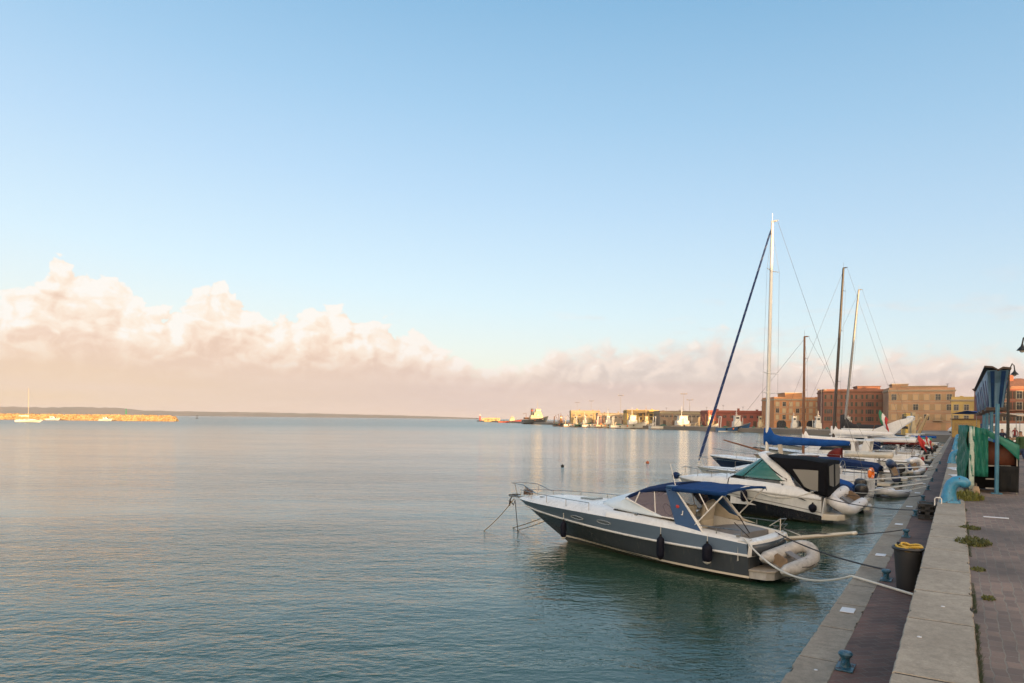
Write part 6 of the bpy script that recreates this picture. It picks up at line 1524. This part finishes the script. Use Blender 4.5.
# ------------------------------------------------------------------ fishing boats and ships on the far quay
m_hull_w = M('trawler_white', (.60, .59, .55), .5, var=.12, scale=.5, dirt=.45); m_hull_b = M('trawler_blue', (.02, .09, .22), .45, var=.15, scale=.5, dirt=.3); m_hull_r = M('ship_red', (.33, .05, .035), .5, var=.15, scale=.4, dirt=.2)
m_hull_k = M('ship_grey_black', (.045, .055, .065), .5, var=.2, scale=.4, dirt=.2); m_cream = M('superstructure_cream', (.42, .34, .21), .5, var=.1, dirt=.3); m_rust = M('rusty_gear', (.16, .08, .04), .8, var=.35)
def trawler(label, x, y, L, hull, house_m, rz=math.pi, bow_h=3.0, gant=True, name='fishing_trawler', nets=None, mast_h=9., stripe=None, B=None, fb0=1.5):
    o = thing(name, label, 'fishing boat', (x, y, 0), rz)
    B = B or L * .26; h = Hull(L, L * .9, B, (fb0, bow_h), draft=1., stern=.8, wmax=.4, p=2.6, flare=.5, chine=.4, sheer_pow=2.6)
    mb = MB(); h.skin(mb, 0, 1., 22, 7); mb.build('hull', hull, o)
    mb = MB(); h.stripe(mb, .0, .35, .01, 20, 0, .97); mb.build('boot_stripe', stripe or m_rust, o)
    mb = MB(); h.rail_strip(mb, lambda a: h.zsh(a), .09, 20); mb.build('bulwark_rail', M('trawler_rail', (.20, .16, .11), .7), o)
    mb = MB(); h.deck(mb, .0, .99, 16, 6, .1, .1, -.5); mb.build('deck', teak, o)
    xw = L * .60; wz = h.zsh(.55) - .4; w = B * .33
    mb = MB(); mb.loft([[(xw + dx * f, sy * w * f2, z) for dx, sy in ((-L * .13, -1), (L * .09, -1), (L * .09, 1), (-L * .13, 1))] for f, f2, z in ((1., 1., wz), (.98, .97, wz + 2.3), (.70, .9, wz + 2.35), (.64, .86, wz + 4.4))], False); wh_ = mb.build('wheelhouse', house_m, o, bevel=.08)
    mb = MB(); mb.box((xw - L * .01, 0, wz + 4.5), (L * .17, B * .62, .16)); mb.build('roof', house_m, wh_)
    for j in range(3): mb = MB(); mb.box((xw + L * .055, (j - 1) * w * .55, wz + 3.7), (.12, w * .42, .7)); mb.build('window', win_dark, wh_)
    for sg in (1, -1):
        mb = MB(); mb.box((xw - L * .02, sg * w * .88, wz + 3.7), (L * .09, .12, .7)); mb.build('window', win_dark, wh_)
    mb = MB(); mb.tube([(xw - L * .03, 0, wz + 4.4), (xw - L * .03, 0, mast_h)], [.14, .06], 8); mm = mb.build('mast', house_m, o)
    mb = MB(); mb.tube([(xw - L * .03, 1.1, mast_h * .86), (xw - L * .03, -1.1, mast_h * .86)], .05, 6); mb.box((xw - L * .03, 0, mast_h * .78), (.5, 1.2, .18)); mb.build('cross_tree', house_m, mm)
    if gant:
        g = MB(); xg = L * .07; gh = 5.6
        for sg in (1, -1): g.tube([(xg, sg * B * .34, 1.2), (xg + .3, sg * B * .30, gh)], .15, 8)
        g.tube([(xg + .3, B * .31, gh), (xg + .3, -B * .31, gh)], .15, 8); g.build('stern_gantry', house_m, o)
        mb = MB(); mb.tube([(L * .40, 0, 2.2), (L * .40, 0, 7.2)], .12, 8); mb.tube([(L * .40, 0, 2.8), (L * .16, 0, 6.6)], .08, 6); mb.build('derrick', m_rust, o)
        mb = MB(); mb.tube([(xg + .3, -B * .2, gh), (L * .40, 0, 7.1), (xw - L * .03, 0, mast_h * .9), (L * .97, 0, bow_h + .4)], .035, 5); mb.build('stay', lamp_m, o)
    r2 = random.Random(int(x)); mb = MB(); rows = []
    for i in range(7): rows.append([(L * (.16 + .16 * i / 6), B * .28 * (1 - 2 * j / 6), 1.5 + .8 * math.sin(math.pi * i / 6) * (1 - abs(1 - 2 * j / 6) ** 2) + r2.uniform(-.08, .08)) for j in range(7)])
    mb.grid(rows, True); mb.build('net_heap', nets or M('green_net_heap', (.03, .09, .06), .95, var=.4), o)
    mb = MB(); mb.tube([(L * .76, 0, h.zsh(.76) - .3), (L * .76, 0, h.zsh(.76) + 2.8)], .1, 6); mb.build('fore_post', house_m, o)
    for k, (a, m_) in enumerate(((.25, black_rubber), (.45, orange_pl), (.62, black_rubber))):
        for sg in (1, -1): q = h.pt(a, .9, sg, .2); mb = MB(); mb.ball((q.x, q.y, q.z - .3), .32, (1, .7, 1.2), 10, 6); mb.build('hull_fender', m_, o)
    return o, h
def far_x(px, Y): return (px - 512) / 683 * Y
# bows point right (rz = 0): stern at the left end
def berth(label, px0, px1, Y, hull, hm, rz=0., **kw):
    L = (px1 - px0) / 683 * Y
    x = far_x(px0, Y) if abs(rz) < 1.5 else far_x(px1, Y)
    return trawler(label, x, Y, L, hull, hm, rz, **kw)
berth('right hand large white trawler with tall foremast beside the market hall', 650, 706, 308, m_hull_w, m_hull_w, R(3), bow_h=4.0, mast_h=10.5)
berth('left hand large white trawler below the yellow harbour office', 610, 649, 322, m_hull_w, m_hull_w, R(4), bow_h=3.8, mast_h=10.)
berth('blue hulled trawler with white deckhouse before the red warehouse', 717, 752, 256, m_hull_b, m_hull_w, R(5), bow_h=3.6, mast_h=8.5, stripe=m_hull_w)
berth('small tan fishing boat with high bow right of the blue trawler', 749, 768, 252, M('tan_hull', (.36, .26, .17), .6, dirt=.4), m_cream, R(2), bow_h=3.0, mast_h=5.5, gant=False)
berth('white fishing boat with pinkish deckhouse left of the large trawlers', 582, 611, 352, m_hull_w, M('pinkish_deckhouse', (.45, .26, .20), .6, dirt=.3), R(3), bow_h=3.4, mast_h=9.5)
berth('smaller pale fishing boat with cream deckhouse nearer the tug', 564, 584, 366, m_hull_w, m_cream, R(-4), bow_h=3.2, mast_h=9., nets=m_rust)
berth('rusty workboat with dark hull between the tug and the fishing boats', 553, 567, 395, m_hull_k, m_rust, R(8), bow_h=2.8, mast_h=8.)
berth('small white coaster moored below the orange palazzo', 806, 834, 236, m_hull_w, m_hull_w, R(180), bow_h=2.6, mast_h=8., gant=False)
berth('yellow and blue fishing boat with wooden derricks at the far quay corner', 897, 925, 128, m_hull_b, M('wheelhouse_yellow', (.55, .38, .10), .5, dirt=.3), R(170), bow_h=1.9, mast_h=5., gant=False, B=2.2)
berth('beige planked fishing boat near the quay corner', 906, 926, 112, M('beige_hull', (.46, .34, .18), .6, dirt=.3), m_cream, R(165), bow_h=1.6, mast_h=3.5, gant=False, B=1.6)
berth('slim white fishing boat with tan deckhouse tucked between the two large white trawlers', 634, 655, 330, m_hull_w, M('tan_deckhouse', (.40, .28, .16), .6, dirt=.3), R(2), bow_h=3.2, mast_h=11., nets=m_rust)
berth('cream fishing boat with orange nets just left of the large left trawler', 596, 617, 342, M('cream_hull', (.52, .46, .34), .6, dirt=.4), m_hull_w, R(3), bow_h=3.0, mast_h=10., nets=orange_pl)
berth('white fishing boat with tall stern gantry right beside the market hall end', 697, 719, 296, m_hull_w, m_cream, R(3), bow_h=3.2, mast_h=8.5)
berth('dark green fishing boat low in the water near the rusty workboat', 575, 592, 360, M('green_hull', (.03, .09, .06), .6, dirt=.4), m_hull_w, R(3), bow_h=2.8, mast_h=8.)
berth('white motor trawler in front of the orange palazzo near the brown mast', 781, 804, 246, m_hull_w, m_hull_w, R(4), bow_h=2.6, mast_h=7.5, gant=False)
berth('small blue fishing boat below the dark red house', 838, 856, 225, m_hull_b, m_hull_w, R(3), bow_h=2.4, mast_h=6.5, gant=False)
# wooden derricks leaning at the quay corner
for lbl, a, b in (('left leaning cream derrick boom at the far quay corner', (909, 436, 126), (921, 417.5, 124)), ('right leaning tan derrick boom at the far quay corner', (917, 437, 122), (928, 414.5, 120))):
    A = Vector((far_x(a[0], a[2]), a[2], 3.9 - (a[1] - 419 - .011 * (a[0] - 512)) * a[2] / 683)); B = Vector((far_x(b[0], b[2]), b[2], 3.9 - (b[1] - 419 - .011 * (b[0] - 512)) * b[2] / 683))
    A = Vector((A.x, A.y, 1.5)) if A.z < 1.5 else A
    o = thing('derrick_boom', lbl, 'derrick', A, 0, 'derrick booms at the quay corner'); mb = MB(); mb.tube([(0, 0, 0), B - A], [.32, .22], 8); mb.build('boom', M('pale_boom_wood', (.50, .36, .20), .7, dirt=.2), o)
    mb = MB(); mb.tube([(0, 0, -1.6), (0, 0, .3)], .35, 8); mb.build('pivot_post', m_rust, o); mb = MB(); mb.tube([B - A, Vector((B.x - A.x - 1.5, B.y - A.y, 0))], .03, 5); mb.build('wire', lamp_m, o)
# tug and red ship at the pier
o, h = trawler('dark hulled tug with tall cream superstructure and funnel', far_x(522.5, 560), 560, 22., m_hull_k, m_cream, R(12), 6.8, False, 'harbour_tug', mast_h=19.5, B=9., fb0=3.4)
o['category'] = 'tug'
hull_o = [c for c in COL.objects if c.parent == o and c.name.startswith('hull') and not c.name.startswith('hull_f')][0]
mb = MB(); mb.box((11.5, 0, 5.4), (11., 6.0, 3.6), None, (.9, .88)); a_ = mb.build('main_deckhouse', m_cream, o, bevel=.1)
for k in range(6):
    mb = MB(); mb.lathe([(.3, -.05), (.34, 0), (.3, .05)], (7.6 + 1.5 * k, -2.95, 5.2), 10, 'y'); mb.build('porthole', win_dark, a_)
mb = MB(); mb.box((12.6, 0, 8.3), (7., 4.6, 2.4), None, (.88, .88)); mb.build('upper_deckhouse', m_cream, o, bevel=.1)
mb = MB(); mb.loft([[(13. + dx * f, dy * f, z) for dx, dy in ((-3., -2.4), (2.6, -2.4), (2.6, 2.4), (-3., 2.4))] for f, z in ((.8, 9.5), (.8, 10.5), (.72, 10.6), (.68, 12.0), (.8, 12.1), (.8, 12.4))], False); br_ = mb.build('bridge', m_cream, o)
for k in range(4): mb = MB(); mb.box((11.7 + .9 * k, -1.72, 11.3), (.6, .12, .7)); mb.build('bridge_window', win_dark, br_)
mb = MB(); mb.lathe([(1.2, 7.), (1.1, 11.), (1.0, 12.6)], (8.0, 0, 0), 12); f = mb.build('funnel', m_hull_k, o); mb = MB(); mb.lathe([(1.16, 10.4), (1.12, 11.6)], (8.0, 0, 0), 12); mb.build('funnel_band', m_hull_r, f)
mb = MB(); mb.box((3.2, 0, 4.6), (3.5, 5., 1.6)); mb.tube([(3., 0, 5.2), (3., 0, 8.8), (0.5, 0, 8.2)], .18, 6); mb.build('towing_gear', m_rust, o)
o, h = trawler('red hulled ship with low cream deckhouse moored beyond the tug', far_x(498, 700), 700, 25., m_hull_r, m_cream, R(6), 3.6, False, 'red_ship', mast_h=9., B=6.)
o['category'] = 'ship'
o = thing('pier_light', 'small red and white light tower at the tip of the far pier', 'light tower', (far_x(480, 905), 905, 1.5)); mb = MB(); mb.lathe([(1.4, 0), (1.2, 2.4), (.8, 5.6), (.9, 5.8), (.9, 6.2)], n=12); mb.build('tower', m_hull_r, o)
mb = MB(); mb.lathe([(.6, 6.2), (.6, 7.4), (.1, 8.2)], n=10); mb.build('lantern', m_hull_w, o)
mb = MB(); mb.box((5.5, 1, 1.6), (7., 4., 3.2)); mb.build('hut', M('pier_hut_pink', (.48, .30, .20), .8), o)

# floodlight masts and lamp columns along the far quay
def flood(label, px, pyt, Y, heads=2, name='floodlight_mast'):
    x = far_x(px, Y); h = 3.9 + (419 + .011 * (px - 512) - pyt) * Y / 683 - 1.5
    o = thing(name, label, 'light mast', (x, Y, 1.5), 0, 'light masts along the far quay'); mb = MB(); mb.tube([(0, 0, 0), (0, 0, h)], [.13, .08], 8); mb.build('pole', M('mast_grey', (.26, .23, .20), .6), o)
    mb = MB(); mb.tube([(-1.6, 0, h), (1.6, 0, h)], .1, 6); hd = mb.build('head_frame', lamp_m, o)
    for sg in ([-1, 1] if heads == 2 else [-1, 0, 1]): mb = MB(); mb.box((sg * 1.3, -.2, h + .15), (.8, .4, .35), (.3, 0, 0)); mb.build('floodlight', M('mast_grey', (.26, .23, .20)), hd)
for a in (('tallest floodlight mast behind the white trawlers', 683.5, 394, 350, 3), ('shorter floodlight mast just right of the tallest', 689.5, 400, 362, 2), ('floodlight mast behind the left white trawler', 620.5, 395.5, 400, 2), ('slim light mast near the small grey shed', 591, 401, 470, 2), ('slim light mast above the tug stern', 577, 402.5, 480, 2), ('lamp column in front of the dark red house', 821, 390, 250, 2)): flood(*a)

# ------------------------------------------------------------------ breakwater on the left with its beacon and a moored yacht
r2 = random.Random(5); rock = M('breakwater_rock', (.38, .25, .12), .9, var=.4, scale=.35, bump=.4, bscale=.8)
mb = MB(); x0b, x1b, Yb = -460., far_x(171, 444), 444.
for x in range(int(x0b), int(x1b), 6): mb.loft([[(x + dx, Yb + dy, z) for dx in (0,) for dy, z in ((-5.5, -1), (-1.6, 3.2), (3., 3.4), (9., -1))], [(x + 6, Yb + dy, z) for dy, z in ((-5.5, -1), (-1.6, 3.2), (3., 3.4), (9., -1))]], False)
def stone(c, s):
    i0 = len(mb.v); mb.ball(c, s, (r2.uniform(.8, 1.5), r2.uniform(.7, 1.2), r2.uniform(.55, .9)), 7, 5)
    for i in range(i0, len(mb.v)): v = Vector(mb.v[i]); mb.v[i] = tuple(v + Vector((r2.uniform(-1, 1), r2.uniform(-1, 1), r2.uniform(-1, 1))) * s * .2)
for _ in range(2600):
    x = r2.uniform(x0b, x1b + 3.5); k = r2.random(); tip = max(0, (x - x1b) / 4)
    stone((x, Yb - 5.6 + 5.5 * k + tip * 2, -.2 + 3.6 * min(1, k * 1.35) * (1 - .55 * tip) + r2.uniform(-.15, .15)), r2.uniform(.35, .8))
tag(mb.build('breakwater', rock, smooth=False), 'long low breakwater of orange lit boulders on the left', 'breakwater')
o = thing('harbour_beacon', 'slim green beacon post standing on the breakwater tip', 'beacon', (far_x(126, 446), 446, 3.3)); mb = MB(); mb.lathe([(.5, 0), (.45, 2.4), (.3, 3.4)], n=10); mb.build('post', green_pl, o); mb = MB(); mb.lathe([(.3, 3.4), (.32, 4.2), (.05, 4.7)], n=10); mb.build('lantern', green_pl, o)
sailboat('white yacht with bare mast moored before the breakwater on the left', (far_x(16, 312), 312, 0), R(8), L=11.5, B=3.4, mastx=5.2, mast_h=15.5, mast=M('cream_mast', (.40, .34, .25), .4), cover=white_cloth, coverdrop=.4, boom_len=4.2, rake=.0, name='moored_yacht', mast_r=.11)
sailboat('distant sailing boat with short mast behind the breakwater at the left edge', (far_x(7, 470), 470, 0), R(190), L=9., B=3., mastx=4.5, mast_h=13., mast=M('cream_mast', (.40, .34, .25), .4), cover=white_cloth, coverdrop=.4, boom_len=3.6, rake=.0, name='moored_yacht', mast_r=.11)
r3 = random.Random(9)
for k, px in enumerate((47, 100)):
    motor_yacht(('small white motorboat moored closest to the yacht before the breakwater', 'farther small white motorboat moored midway along the breakwater')[k], (far_x(px, 425), 425, 0), R(r3.uniform(-20, 20)), 8.5, 2.8, (.9, 1.4), None, None, 'cuddy', None, 0, None)
o = thing('channel_buoy', 'dark channel marker buoy beyond the breakwater tip', 'buoy', (far_x(197, 900), 900, 0)); mb = MB(); mb.lathe([(1.6, -.4), (1.7, .5), (.4, 1.0), (.3, 3.4)], n=12); mb.build('float', lamp_m, o); mb = MB(); mb.lathe([(.5, 3.4), (.5, 4.2), (.05, 4.8)], n=8); mb.build('top_mark', lamp_m, o)
